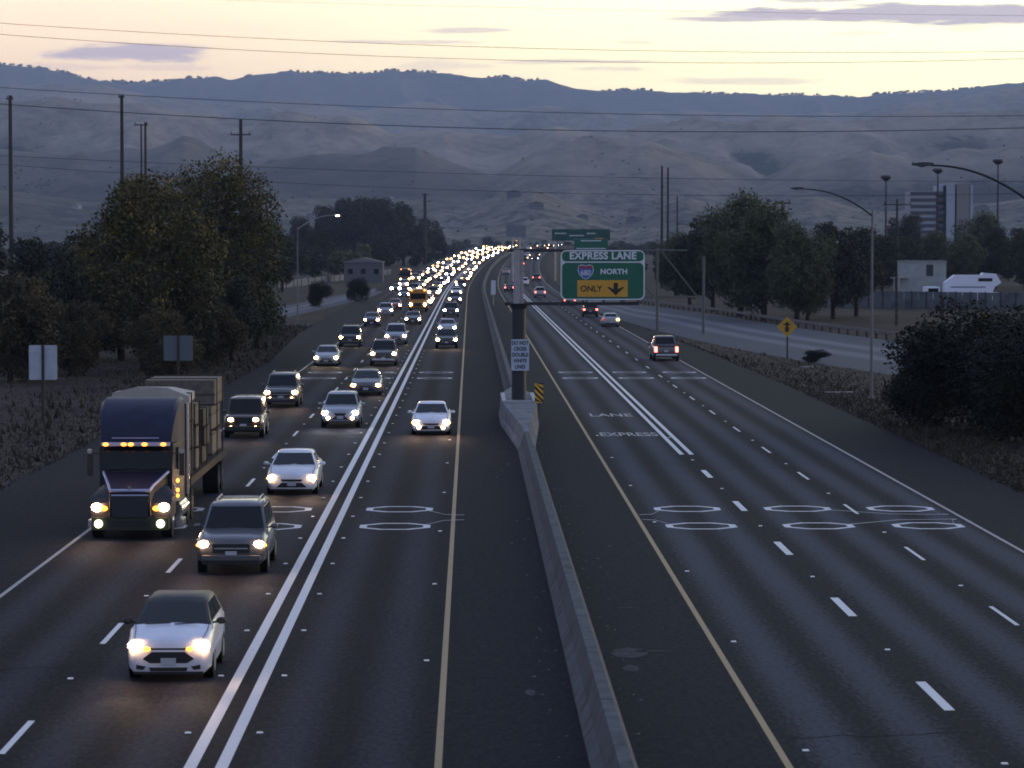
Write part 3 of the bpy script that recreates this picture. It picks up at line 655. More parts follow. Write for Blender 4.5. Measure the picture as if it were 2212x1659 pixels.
    if simple:
        for (yy) in (.85, L - .85):
            for sgn in (1, -1): MB().disc((sgn * (hw - .1), yy, .32), .32, 'x', .2, 12).build('wheel', TYRE, root)
        return root
    # front details
    zmid = (zb + hf) / 2
    if kind == 'hatch':
        MB().plate([(-.40, .71), (.40, .71), (.36, .675), (-.36, .675)], -.012, .02).plate([(-.53, .49), (-.34, .63), (.34, .63), (.53, .49), (.38, .40), (-.38, .40)], -.014, .02).plate([(-.40, .31), (.40, .31), (.37, .235), (-.37, .235)], -.012, .02).build('grille', BLACK, root)
        for s_ in (1, -1): MB().plate([(s_ * .46, .33), (s_ * .655, .37), (s_ * .66, .28), (s_ * .52, .26)], -.014, .06).build('air_intake', BLACK, root)
    elif kind == 'jeep':
        MB().box((0, -.01, hf - .22), (hw * .9, .03, .34)).build('grille', SIGNK, root)
        MB().box((0, -.10, zb + .17), (hw * 1.75, .2, .2)).build('front_bumper', BLACK, root, bevel=.02)
    elif kind == 'pickup' or kind == 'suv':
        MB().box((0, -.006, hf - .25), (hw * 1.05, .03, .24)).build('grille', BLACK, root)
        MB().box((0, -.015, hf - .25), (hw * .95, .03, .035)).build('grille_bar', CHROME if kind == 'pickup' else GALV, root)
        MB().box((0, -.02, zb + .17), (hw * 1.66, .10, .16)).build('front_bumper', CHROME if kind == 'pickup' else mat('bumper_grey', (.08, .085, .09), .5), root, bevel=.03)
    elif kind == 'cross':
        MB().plate([(-.30, hf - .16), (.30, hf - .16), (.20, hf - .30), (.46, zb + .14), (-.46, zb + .14), (-.20, hf - .30)], -.014, .02).build('grille', BLACK, root)
        mb = MB()
        for s_ in (1, -1): mb.tube([(s_ * .31, -.02, hf - .15), (s_ * .21, -.02, hf - .30), (s_ * .48, -.02, zb + .12)], .014, 6)
        mb.build('grille_trim', CHROME, root)
    else:
        MB().plate([(-.40, hf - .19), (.40, hf - .19), (.34, hf - .27), (-.34, hf - .27)], -.012, .02).plate([(-.36, zmid - .02), (.36, zmid - .02), (.55, zb + .10), (-.55, zb + .10)], -.014, .02).build('grille', BLACK, root)
    MB().box((0, -.02, zmid - .06 if kind != 'hatch' else .43), (.31, .02, .15)).build('licence_plate', PLATE, root)
    MB().box((0, L + .005, zmid + .1), (.31, .02, .15)).build('licence_plate', PLATE, root)
    MB().box((0, L - .01, zb + .16), (hw * 1.6, .14, .16)).build('rear_bumper', CHROME if kind == 'pickup' else BLACK, root, bevel=.03)
    MB().box((0, .12, zb + .015), (hw * 1.62, .22, .06)).build('lower_valance', BLACK, root, bevel=.015)
    mb = MB()
    for sgn in (1, -1): mb.tube([(sgn * hw * .80, .16, hf + .015), (sgn * hw * .84, .7, hf + .5 * (hr - hf) + .012), (sgn * hw * .86, c0 - .05, hr + .012)], .009, 5)
    mb.build('hood_seam', SIGNK, root)
    MB().tube([(-tb * .7, c0 - .05, hr + .03), (-tb * .05, c0 - .03, hr + .05)], .012, 5).tube([(tb * .05, c0 - .05, hr + .03), (tb * .68, c0 - .03, hr + .05)], .012, 5).build('wiper', SIGNK, root)
    for sgn in (1, -1):
        MB().ball((sgn * (hw + .10), c0 + .42, hr + .04), (.11, .06, .075), 10, 7).tube([(sgn * hw * .9, c0 + .45, hr), (sgn * (hw + .05), c0 + .43, hr + .02)], .025, 6).build('side_mirror', BLACK if 'blackmir' in opts or pm is None else pm, root, 60)
    rw = .33 if kind in ('sedan', 'hatch') else .37
    for yy in (.88, L - .92):
        for sgn in (1, -1):
            wh = MB().disc((0, 0, 0), rw, 'x', .22, 24).build('wheel', TYRE, root, 40, loc=(sgn * (hw - .115), yy, rw)); MB().disc((sgn * .112, 0, 0), rw * .62, 'x', .012, 20).build('rim', RIM, wh)
    for sgn in (1, -1):
        mb = MB()
        for yy in (.88, L - .92): mb.disc((sgn * (hw - .012), yy, rw + .02), rw + .045, 'x', .008, 24)
        mb.build('wheel_arch', BLACK, root)
    if kind in ('suv',):
        for s_ in (1, -1): MB().tube([(s_ * tt * .8, t0 + .3, zr - .01), (s_ * tt * .8, t0 + .45, zr + .07), (s_ * tt * .8, t1 - .3, zr + .07), (s_ * tt * .8, t1 - .15, zr)], .02, 6).build('roof_rail', GALV, root)
    if kind == 'pickup': MB().box((0, (b1 + L) / 2 + .1, dk - .02), (hw * 1.7, L - b1 - .35, .14)).build('truck_bed', BLACK, root)
    return root
PW = paint('white', (.74, .77, .85)); PS = paint('silver', (.30, .33, .38)); PG = paint('grey', (.075, .08, .09)); PK = paint('black', (.012, .013, .016)); PB = paint('navy', (.02, .035, .085))
PR = paint('red', (.16, .018, .02)); PBE = paint('beige', (.24, .20, .16)); PTAN = paint('bronze', (.06, .045, .035)); PYE = paint('bus_yellow', (.42, .20, .02)); PGN = paint('green_grey', (.05, .07, .07))

def beams(root, hw, zl, power, col, sc=1.0):
    for s_ in (1, -1):
        ld = bpy.data.lights.new('headlight_beam', 'SPOT'); ld.energy = power * .34; ld.color = col; ld.spot_size = R(38); ld.spot_blend = 1; ld.shadow_soft_size = .1
        lo = bpy.data.objects.new('headlight_beam', ld); COL.objects.link(lo); lo.parent = root; lo.location = (s_ * hw * .78, -.16, zl); lo.rotation_euler = (R(90 - 7), 0, R(180))
def place(root, X, Y, away=False, L=0):
    th = math.atan(slope(Y)); root.location = (X + bend(Y), Y, elev(Y))
    root.rotation_euler = (0, 0, -th + (math.pi if away else 0))
WARM = (1, .74, .52); WHT = (.95, .95, 1)
near = [  # x px, Y, lane X, kind, paint, lamp, opts, label, beam
 (-6.2, 61.5, 'hatch', PW, 'warm', ('amber', 'in', 'darkroof', 'blackmir'), 'nearest white hatchback with a black roof and open black grille, headlights on', 260, WARM),
 (-6.5, 81.5, 'suv', PG, 'warm', ('amber',), 'dark grey wagon with roof rails and orange glowing headlights behind the white hatchback', 260, WARM),
 (-6.4, 107.5, 'sedan', PW, 'warm', (), 'plain white older sedan between the dark wagon and the silver crossover', 260, WARM),
 (-10.5, 139, 'jeep', PTAN, 'soft', ('amber', 'fog'), 'boxy dark off-roader with four orange lights just behind the truck', 200, WARM),
 (-10.4, 165, 'suv', PG, 'warm', ('amber', 'fog'), 'dark sport utility with a pale roof behind the boxy off-roader', 260, WARM),
 (-6.35, 146.5, 'cross', PS, 'blue', ('fog',), 'silver crossover with cold white headlights and a spindle-shaped dark grille', 320, WHT),
 (-6.2, 178, 'sedan', PG, 'soft', ('amber',), 'dark sedan with one orange light behind the silver crossover', 160, WARM),
 (-1.85, 141, 'sedan', PW, 'warm', ('amber', 'fog'), 'white sedan alone in the express lane left of the median', 320, WARM),
 (-10.6, 221, 'sedan', PS, 'yellow', (), 'silver sedan in the outer lane throwing yellow light on the road', 260, (1, .7, .3)),
 (-6.4, 221, 'pickup', PG, 'yellow', (), 'grey pickup with yellowish headlights in the middle lane', 220, WARM),
 (-10.5, 262, 'suv', PK, 'yellow', (), 'black sport utility in the outer lane beyond the silver sedan', 0, WARM),
 (-6.65, 268, 'van', PS, 'warm', (), 'pale van with large pinkish white headlights in the middle lane', 0, WARM),
 (-2.05, 258, 'cross', PK, 'warm', (), 'dark crossover following in the express lane beyond the white sedan', 260, WARM),
 (-2.3, 300, 'sedan', PS, 'blue', (), 'silver sedan with bluish headlights close behind the dark crossover', 0, WARM),
 (-6.4, 334, 'sedan', PK, 'warm', (), 'black sedan in the middle lane behind the pale van', 0, WARM),
 (-10.7, 326, 'hatch', PB, 'warm', (), 'blue hatchback in the outer lane behind the black sport utility', 0, WARM),
 (-10.3, 410, 'sedan', PR, 'warm', (), 'red sedan in the outer lane beside the yellow bus', 0, WARM),
 (-10.5, 372, 'cross', PS, 'warm', (), 'silver crossover between the blue hatchback and the red sedan', 0, WARM),
 (-2.4, 368, 'suv', PK, 'white', (), 'black sport utility with round white headlights in the express lane', 0, WARM),
 (-2.3, 446, 'van', PG, 'warm', (), 'grey van in the express lane beside the yellow bus', 0, WARM),
 (-2.4, 520, 'sedan', PW, 'yellow', (), 'white sedan in the express lane with yellowish headlights far back', 0, WARM),
 (-11.0, 500, 'sedan', PB, 'blue', (), 'dark blue sedan with one bright bluish headlight far back', 0, WARM),
 (-2.1, 596, 'suv', PK, 'blue', (), 'tall dark vehicle with bluish white headlights far back in the express lane', 0, WARM)]
for (X, Y, k_, pm, lamp, opts, label, bw, bc) in near:
    r_ = make_car(k_, pm, lamp, 'hatchback' if k_ == 'hatch' else ('pickup_truck' if k_ == 'pickup' else ('van' if k_ == 'van' else 'car')), opts=opts)
    tag(r_, label, {'pickup': 'pickup truck', 'van': 'van'}.get(k_, 'car'), 'oncoming vehicles with headlights on'); place(r_, X, Y)
    if bw: beams(r_, ST[k_]['W'] / 2, ST[k_]['hf'] - .14, bw, bc)
# vehicles driving away
away = [(15.0, 230, 'pickup', PG, ('tail',), 'dark pickup with red tail lights driving away in the right lane'),
        (15.2, 325, 'sedan', PS, (), 'silver sedan driving away with a yellow signal flashing'),
        (14.7, 368, 'suv', PK, ('tail',), 'black sport utility driving away just ahead of the silver sedan'),
        (14.4, 436, 'sedan', PB, ('tail',), 'dark car partly hidden under the bottom edge of the EXPRESS LANE sign'),
        (11.6, 500, 'suv', PS, ('tail',), 'silver sport utility with red lights just left of the EXPRESS LANE sign'),
        (10.9, 628, 'van', PW, (), 'white van driving away beside the median'), (7.2, 560, 'sedan', PK, ('tail',), 'black sedan in the far express lane beside the post'),
        (14.3, 690, 'cross', PK, ('tail',), 'dark crossover far up the right carriageway'), (7.3, 780, 'sedan', PS, (), 'small silver sedan far up beside the median post'),
        (7.4, 1050, 'suv', PR, ('tail',), 'far car with pink red tail lights beyond the median post'), (11, 900, 'sedan', PK, ('tail',), 'tiny dark sedan far up the middle of the right carriageway')]
for (X, Y, k_, pm, opts, label) in away:
    r_ = make_car(k_, pm, 'warm', 'pickup_truck' if k_ == 'pickup' else 'car', opts=opts)
    for ch in r_.children:
        if ch.name.startswith('headlight'): ch.data.materials[0] = LENSD
    tag(r_, label, 'pickup truck' if k_ == 'pickup' else 'car', 'vehicles driving away'); place(r_, X, Y, True); r_.location.y += ST[k_]['L']
    if 'yellow signal' in label:
        hw = ST[k_]['W'] / 2; MB().box((-hw * .82, ST[k_]['L'] - .0, .80), (.3, .1, .22)).build('turn_signal', mat('lit_signal', (1, .8, .2), .4, 0, (1, .72, .12), 14), r_, bevel=.02)
# far traffic: simple copies
protos = []; DN = ['silver sedan', 'black sedan', 'grey sport utility', 'beige van', 'white crossover', 'red hatchback', 'black pickup', 'navy sport utility', 'grey sedan']
for k_, pm, lamp in [('sedan', PS, 'far_warm'), ('sedan', PK, 'far_white'), ('suv', PG, 'far_warm'), ('van', PBE, 'far_warm'), ('cross', PW, 'far_warm'), ('hatch', PR, 'far_yellow'), ('pickup', PK, 'far_warm'), ('suv', PB, 'far_white'), ('sedan', PG, 'far_warm')]:
    r_ = make_car(k_, pm, lamp, 'car', simple=True); protos.append([r_, False, ST[k_]['L']])
lanes = [(LA, 540, 'distant oncoming car in the outer lane of the jammed freeway'), (LB, 424, 'distant oncoming car left of the double white line in the jam'), (LC, 640, 'distant oncoming car in the express lane of the jam'), (LD, 560, 'distant oncoming car in the merging lane at the outer edge of the jam')]
for li, (X, Y0, label) in enumerate(lanes):
    Y = Y0 + random.random() * 8
    while Y < 1360:
        if not (li == 3 and 645 < Y < 690):
            pi_ = random.randrange(len(protos)); p = protos[pi_]
            r_ = p[0] if not p[1] else copy_tree(p[0]); p[1] = True
            place(r_, X + random.uniform(-.35, .35), Y); tag(r_, label.replace('distant oncoming car', 'far ' + DN[pi_]), 'car', 'distant oncoming traffic')
        Y += random.uniform(27, 52) if Y < 850 else random.uniform(42, 84)
for X in (RA, RB, RC):
    Y = 1000 + random.random() * 60
    while Y < 1700:
        r_ = copy_tree(protos[random.choice([1, 4, 6])][0]); place(r_, X, Y, True); r_.location.y += 5; tag(r_, 'distant car driving away up the right carriageway', 'car', 'distant traffic driving away'); Y += random.uniform(60, 140)
for p in protos:
    if not p[1]:
        place(p[0], LA, 1500 + 20 * protos.index(p)); tag(p[0], lanes[0][2], 'car', 'distant oncoming traffic')
# school bus
def make_bus(X, Y, pm, label, lamp, name='school_bus', cat='bus', Hh=3.0, amber=True):
    r_ = empty(name); hw = 1.2
    rg = lambda y, w_, z0, z1: [(-w_, y, z0), (w_, y, z0), (w_ * 1.0, y, z1 - .35), (w_ * .8, y, z1 - .06), (0, y, z1), (-w_ * .8, y, z1 - .06), (-w_, y, z1 - .35)]
    MB().loft([rg(1.6, hw, .5, Hh - .05), rg(1.75, hw, .45, Hh), rg(10.3, hw, .45, Hh), rg(10.5, hw * .97, .55, Hh - .1)]).build('body', pm, r_, 30)
    MB().loft([rg(0, .85, .5, 1.30), rg(.15, 1.0, .45, 1.45), rg(1.62, 1.12, .45, 1.62)]).build('hood', pm, r_, 30)
    MB().box((0, 1.59, 2.05), (2.0, .04, .75)).build('windshield', GLASS, r_)
    MB().box((0, -.01, .95), (1.0, .04, .5)).build('grille', BLACK, r_); MB().box((0, -.05, .5), (2.2, .15, .22)).build('front_bumper', BLACK, r_)
    for s_ in (1, -1):
        MB().ball((s_ * .92, .03, 1.0), (.17, .08, .15)).build('headlight', HL[lamp], r_); MB().box((s_ * (hw + .01), 6, 2.05), (.03, 8, .6)).build('side_window', GLASS, r_)
        MB().ball((s_ * .85, 1.56, Hh - .18), (.12, .06, .1)).build('warning_lamp', AMBER, r_)
        for yy in (1.0, 8): MB().disc((s_ * 1.05, yy, .48), .48, 'x', .3, 16).build('wheel', TYRE, r_)
        MB().box((s_ * (hw + .25), 1.2, 1.9), (.2, .08, .4)).build('side_mirror', BLACK, r_)
    tag(r_, label, cat, 'oncoming vehicles with headlights on'); place(r_, X, Y); return r_
make_bus(-6.9, 396, PYE, 'yellow school bus in the middle lane with its headlights on', 'warm')
make_bus(-15.0, 662, PK, 'dark bus with stacked amber lights at the outer edge of the jam', 'far_yellow', 'coach', 'bus', 3.3)
b2 = make_bus(-2.4, 1400, PBE, 'tall pale truck with amber lights at the far head of the jam', 'far_yellow', 'box_truck', 'truck', 3.4)

# ------------------------------------------------------------------ the big truck
tr = empty('semi_truck', (-10.35, 91.3, 0)); tag(tr, 'dark blue semi truck with a tall roof fairing, amber visor lights and flatbed', 'truck')
NAVY = mat('truck_navy', (.012, .016, .045), .5, 0, spec=.3, var=.35, vscale=2.5); NAVD = mat('truck_dark', (.008, .010, .018), .45, 0, spec=.3, var=.3, vscale=3); TRIM = paint('truck_silver', (.40, .42, .62))
def ringx(y, w_, z0, z1, r=.12): return [(-w_, y, z0), (w_, y, z0), (w_, y, z1 - r), (w_ - r, y, z1), (-w_ + r, y, z1), (-w_, y, z1 - r)]
# hood: tapered nose
MB().loft([[(-.62, .05, .72), (.62, .05, .72), (.60, .05, 1.50), (-.60, .05, 1.50)], [(-.72, .35, .70), (.72, .35, .70), (.66, .35, 1.62), (-.66, .35, 1.62)], [(-1.0, 1.75, .7), (1.0, 1.75, .7), (.98, 1.75, 1.93), (-.98, 1.75, 1.93)]]).build('hood', NAVD, tr, 30)
MB().add([(-.57, .03, 1.515), (.57, .03, 1.515), (.64, .36, 1.637), (.97, 1.74, 1.948), (-.97, 1.74, 1.948), (-.64, .36, 1.637)], [(0, 1, 2, 3, 4, 5)]).build('hood_top', mat('hood_dark', (.014, .016, .036), .5, spec=.25), tr)
mb = MB()
for s_ in (1, -1): mb.tube([(s_ * .6, .03, 1.50), (s_ * .68, .36, 1.63), (s_ * 1.0, 1.74, 1.94)], .045, 8)
mb.tube([(-.6, .03, 1.50), (.6, .03, 1.50)], .05, 8).tube([(-.56, .0, 1.36), (.56, .0, 1.36)], .025, 6); mb.build('hood_trim', TRIM, tr, 60)
MB().plate([(-.07, 1.56), (0, 1.53), (.07, 1.56), (.02, 1.60), (.09, 1.66), (0, 1.62), (-.09, 1.66), (-.02, 1.60)], -.04, .03).build('hood_emblem', CHROME, tr)
MB().plate([(-.52, .66), (.52, .66), (.58, 1.34), (-.58, 1.34)], -.02, .05).build('grille', mat('grille_blue', (.018, .024, .034), .45), tr)
mb = MB()
for i in range(9): mb.box((0, -.03, .74 + i * .07), (1.0, .02, .018))
mb.build('grille_slats', mat('grille_slat', (.05, .06, .075), .4, .5), tr)
for s_ in (1, -1):   # fenders
    MB().loft([[(s_ * .62, .12, .62), (s_ * 1.22, .30, .62), (s_ * 1.22, .30, 1.02), (s_ * .62, .14, 1.14)], [(s_ * .7, .45, .62), (s_ * 1.24, .55, .62), (s_ * 1.24, .6, 1.28), (s_ * .68, .5, 1.42)], [(s_ * .95, 1.6, .7), (s_ * 1.24, 1.6, .7), (s_ * 1.24, 1.55, 1.2), (s_ * .95, 1.6, 1.6)]]).build('fender', NAVD, tr, 45)
    MB().ball((s_ * 1.02, .16, .98), (.16, .10, .13), 14, 8).build('headlight', HL['warm'], tr, 60)
    MB().ball((s_ * .80, .10, .95), (.12, .07, .08), 10, 6).build('turn_signal', AMBER, tr, 60)
    MB().ball((s_ * .94, -.10, .50), (.125, .06, .125), 14, 8).build('fog_light', mat('fog_lamp', (1, 1, .8), .4, 0, (.95, 1, .66), 5), tr, 60)
    MB().tube([(s_ * 1.05, 1.9, 2.5), (s_ * 1.45, 1.75, 2.55)], .02, 6).box((s_ * 1.42, 1.78, 2.2), (.16, .1, .75)).build('side_mirror', BLACK, tr)
    MB().box((s_ * 1.42, 1.72, 2.58), (.14, .1, .12)).build('mirror_cap', CHROME, tr)
    wl = MB().disc((0, 0, 0), .52, 'x', .32, 24).build('wheel', TYRE, tr, 40, loc=(s_ * 1.05, .95, .52)); MB().disc((s_ * .17, 0, 0), .3, 'x', .02, 20).build('rim', CHROME, wl)
    MB().tube([(s_ * 1.02, 2.4, .66), (s_ * 1.02, 4.5, .66)], .36, 18).build('fuel_tank', CHROME, tr, 50)
    MB().box((s_ * 1.28, 2.1, .36), (.34, 1.3, .22)).box((s_ * 1.14, 3.4, .95), (.28, 2.0, .06)).build('step', CHROME, tr)
    MB().tube([(s_ * 1.28, 4.9, 1.0), (s_ * 1.28, 4.9, 3.9)], .08, 12).build('exhaust_stack', CHROME, tr, 50)
MB().loft([[(-1.16, -.02, .30), (1.16, -.02, .30), (1.16, -.02, .68), (-1.16, -.02, .68)], [(-1.2, .30, .34), (1.2, .30, .34), (1.2, .30, .66), (-1.2, .30, .66)]]).build('front_bumper', mat('bumper_dark', (.045, .05, .035), .35, .5), tr)
MB().plate([(-.62, .40), (.62, .40), (.62, .60), (-.62, .60)], -.035, .02).build('bumper_vent', BLACK, tr)
MB().loft([ringx(1.78, 1.12, .8, 2.05, .02), ringx(2.02, 1.13, .8, 2.80, .03), ringx(3.0, 1.2, .8, 2.86, .03), ringx(4.7, 1.24, .8, 2.9, .03)]).build('cab', NAVD, tr, 25)
MB().loft([[(-1.03, 1.77, 2.02), (1.03, 1.77, 2.02), (1.03, 1.81, 2.02), (-1.03, 1.81, 2.02)], [(-.98, 1.985, 2.70), (.98, 1.985, 2.70), (.98, 2.02, 2.70), (-.98, 2.02, 2.70)]]).build('windshield', GLASS, tr)
MB().tube([(-.9, 1.72, 2.02), (-.1, 1.74, 2.06)], .015, 5).tube([(.1, 1.72, 2.02), (.9, 1.74, 2.06)], .015, 5).build('wiper', BLACK, tr)
MB().box((0, 1.80, 2.80), (2.12, .30, .12)).build('sun_visor', TRIM, tr, bevel=.02)
for x in (-.92, -.36, -.14, .28, .86): MB().ball((x, 1.63, 2.80), (.085, .05, .055), 10, 6).build('marker_lamp', AMBER, tr, 60)
# tall fairing rising back in a curve
rings = []
for (y, zt, w_) in [(1.86, 2.98, 1.08), (1.95, 3.2, 1.10), (2.1, 3.45, 1.13), (2.35, 3.72, 1.17), (2.75, 3.95, 1.2), (3.3, 4.1, 1.22), (4.0, 4.15, 1.23), (4.7, 4.12, 1.23)]: rings.append(ringx(y, w_, 2.84, zt, .10))
MB().loft(rings).build('roof_fairing', NAVY, tr, 40)
MB().plate([(-.75, 2.97), (.70, 2.97), (.70, 3.0), (-.75, 3.0)], 1.84, .03).build('fairing_trim', TRIM, tr)
for s_ in (1, -1): MB().box((s_ * 1.21, 3.0, 2.3), (.03, .8, .7)).build('side_window', GLASS, tr)
mb = MB()
for z in (1.35, 1.05, .88): mb.ball((1.26, 2.05, z + .3), (.05, .07, .06), 8, 6)
mb.build('side_marker_lamp', AMBER, tr)
MB().box((1.22, 1.2, 1.45), (.06, .1, .3)).build('fender_mirror', CHROME, tr)
# chassis + flatbed deck and load
MB().box((0, 8.5, 1.0), (.9, 14, .3)).build('chassis', BLACK, tr)
MB().box((0, 13.2, 1.35), (2.56, 14.6, .16)).box((1.29, 13.2, 1.30), (.05, 14.6, .24)).box((-1.29, 13.2, 1.30), (.05, 14.6, .24)).build('flatbed', mat('deck_dark', (.03, .028, .026), .7), tr)
for yy in (5.6, 6.9, 17.4, 18.8):
    for s_ in (1, -1):
        wl = MB().disc((0, 0, 0), .52, 'x', .55, 24).build('wheel', TYRE, tr, 40, loc=(s_ * .98, yy, .52)); MB().disc((s_ * .28, 0, 0), .26, 'x', .02, 18).build('rim', CHROME, wl)
for s_ in (1, -1): MB().box((s_ * .98, 5.0, .8), (.6, .02, .9)).build('mud_flap', BLACK, tr)
def load_mat(name, c):
    m = bpy.data.materials.new(name); m.use_nodes = True; g = NG(m.node_tree); b = g.n['Principled BSDF']
    t = g.new('ShaderNodeTexCoord'); s = g.new('ShaderNodeSeparateXYZ'); g.link(t.outputs['Object'], s.inputs[0])
    wv = g.m('FRACT', g.m('MULTIPLY', s.outputs[2], 1.4)); n = g.noise(t.outputs['Object'], 3, 5, .7)
    f = g.m('MULTIPLY', g.smooth(wv, .0, .18), g.smooth(n, .25, .7, .35, 1)); g.link(g.mix(f, (c[0] * .25, c[1] * .25, c[2] * .25, 1), (*c, 1)), b.inputs['Base Color']); b.inputs['Roughness'].default_value = .8
    return m
LUM = load_mat('bundled_board', (.17, .145, .12)); LUMD = load_mat('bundled_board_dark', (.04, .032, .027)); STRAP = mat('strap_black', (.015, .015, .016), .7)
TARP = mat('pale_tarp', (.42, .40, .36), .8, var=.2, vscale=2)
labels = ['front bundle of timber boards under a pale tarp behind the truck cab', 'short tan bundle of boards second behind the truck cab', 'dark brown bundle of boards third behind the cab', 'tall rear tan bundle of timber boards on the flatbed']
for i, (y0, y1, zt, mt) in enumerate([(6.2, 8.0, 4.12, LUMD), (9.0, 10.3, 3.7, LUM), (11.8, 14.0, 3.35, LUMD), (16.0, 20.0, 4.15, LUM)]):
    o = empty('timber_bundle', (-10.35, 91.3 + y0, 1.43)); tag(o, labels[i], 'timber load', 'timber bundles on the flatbed')
    hgt = zt - 1.43; ly = y1 - y0; r2 = random.Random(i)
    mb = MB(); nz_ = 3
    for k in range(nz_):
        jx = r2.uniform(-.04, .04); mb.box((jx, ly / 2 + r2.uniform(-.12, .12), hgt * (k + .5) / nz_), (2.40 + r2.uniform(-.22, .08), ly - r2.uniform(.02, .5), hgt / nz_ - .05))
    mb.build('boards', mt, o)
    mb = MB()
    for k in range(int(ly / 2.4) + 1):
        y = .5 + k * 2.4
        if y < ly: MB().box((1.27, y, hgt / 2), (.03, .09, hgt + .04)).box((-1.27, y, hgt / 2), (.03, .09, hgt + .04)).box((0, y, hgt + .02), (2.56, .09, .03)).build('strap', STRAP, o)
    mb = MB()
    for k in range(1, nz_): mb.box((0, ly / 2, hgt * k / nz_), (2.5, ly - .5, .04))
    mb.build('spacer', mat('spacer_wood', (.05, .04, .03), .9), o)
    if i == 0: MB().loft([[(-1.25, -.08, hgt - .3), (-1.25, -.08, hgt + .05), (-.4, -.1, hgt + .26), (.55, -.1, hgt + .22), (1.25, -.08, hgt - .06), (1.25, -.08, hgt - .3)], [(-1.25, ly, hgt - .2), (-1.25, ly, hgt + .03), (-.4, ly, hgt + .14), (.55, ly, hgt + .16), (1.25, ly, hgt + .02), (1.25, ly, hgt - .2)]]).build('tarp', TARP, o, 30)
beams(tr, 1.25, 1.0, 300, WARM)

# ------------------------------------------------------------------ vegetation
def leaf_mat(name, stops):
    m = bpy.data.materials.new(name); m.use_nodes = True; g = NG(m.node_tree); b = g.n['Principled BSDF']
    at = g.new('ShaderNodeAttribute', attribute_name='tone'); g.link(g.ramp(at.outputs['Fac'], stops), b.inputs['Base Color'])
    b.inputs['Roughness'].default_value = .75; b.inputs['Specular IOR Level'].default_value = .2
    return m
LEAF_Y = leaf_mat('leaf_yellowing', [(0, (.028, .029, .020)), (.4, (.062, .060, .027)), (.66, (.15, .115, .03)), (1, (.34, .23, .045))])
LEAF_D = leaf_mat('leaf_dark', [(0, (.022, .026, .020)), (.5, (.044, .050, .034)), (1, (.095, .095, .052))])
LEAF_O = leaf_mat('leaf_olive', [(0, (.036, .044, .028)), (.5, (.082, .096, .048)), (1, (.18, .19, .08))])
LEAF_B = leaf_mat('leaf_bush', [(0, (.010, .013, .009)), (.6, (.022, .024, .016)), (1, (.046, .040, .026))])
LEAF_R = leaf_mat('leaf_russet', [(0, (.030, .028, .018)), (.5, (.075, .062, .032)), (1, (.15, .10, .04))])
def leaves(name, lobes, n, size, m, parent, seed=0, grad=True, fill=.42):
    rg = np.random.default_rng(seed); vol = np.array([l[3] * l[4] * l[5] for l in lobes]); vol = vol ** .8; pick = rg.choice(len(lobes), n, p=vol / vol.sum()); lb = np.array(lobes)[pick]
    d = rg.normal(size=(n, 3)); d /= np.linalg.norm(d, axis=1)[:, None]
    rad = fill + (1.06 - fill) * rg.random(n) ** .6; rad *= 1 + .16 * np.sin(d[:, 0] * 7 + pick) * np.sin(d[:, 2] * 6 + pick * 2) + rg.normal(size=n) * .05
    c = lb[:, :3] + d * lb[:, 3:6] * rad[:, None]
    a = rg.normal(size=(n, 3)); a /= np.linalg.norm(a, axis=1)[:, None]; b_ = np.cross(a, rg.normal(size=(n, 3))); b_ /= np.linalg.norm(b_, axis=1)[:, None]
    s = size * (.5 + rg.random(n))[:, None]
    v = np.stack([c - a * s, c + b_ * s * .6, c + a * s, c - b_ * s * .6], 1).reshape(-1, 3)
    me = bpy.data.meshes.new(name); me.vertices.add(n * 4); me.vertices.foreach_set('co', v.ravel()); me.loops.add(n * 4); me.loops.foreach_set('vertex_index', np.arange(n * 4)); me.polygons.add(n)
    me.polygons.foreach_set('loop_start', np.arange(0, n * 4, 4)); me.polygons.foreach_set('loop_total', np.full(n, 4)); me.update(calc_edges=True)
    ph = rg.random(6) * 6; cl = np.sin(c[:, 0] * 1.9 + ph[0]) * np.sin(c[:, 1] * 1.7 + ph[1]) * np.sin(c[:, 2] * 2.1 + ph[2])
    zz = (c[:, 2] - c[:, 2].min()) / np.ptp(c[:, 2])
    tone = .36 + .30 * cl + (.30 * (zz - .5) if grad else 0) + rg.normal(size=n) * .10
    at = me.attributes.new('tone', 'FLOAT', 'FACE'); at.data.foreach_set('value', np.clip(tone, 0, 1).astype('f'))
    me.materials.append(m); o = bpy.data.objects.new(name, me); COL.objects.link(o); o.parent = parent; return o
def crown_lobes(r, h, z0, n, seed, flat=1.0):
    rr_ = random.Random(seed); L = []
    for i in range(n):
        t_ = (i + .5) / n; z = z0 + (h - z0) * t_; env = math.sin(math.pi * min(.97, .14 + .80 * t_)) ** .65
        for j in range(4 if .15 < t_ < .8 else 3):
            a = rr_.random() * 6.28; q = r * env * rr_.uniform(.25, .86); s_ = r * rr_.uniform(.22, .46) * (.7 + .4 * env)
            L.append((q * math.cos(a), q * math.sin(a), z + rr_.uniform(-.3, .3), s_, s_, s_ * rr_.uniform(.7, 1.05) * flat))
    return L
def tree(name, h, r, n, size, lm, seed, z0=None, nl=6, flat=1.0):
    o = empty(name); z0 = z0 if z0 is not None else h * .16; L = crown_lobes(r, h - r * .28, z0 + r * .25, nl, seed, flat)
    mb = MB(); mb.tube([(0, 0, -.1), (.1, 0, h * .3), (0, .1, h * .6), (0, 0, h * .85)], [h * .028, h * .02, h * .012, h * .004], 8)
    for (x, y, z, *_q) in L[::2]: mb.tube([(0, 0, z * .45), (x * .45, y * .45, z * .72), (x, y, z)], [h * .011, h * .007, h * .002], 5)
    mb.build('trunk', BARK, o, 50); leaves('crown', L, n, size, lm, o, seed); return o
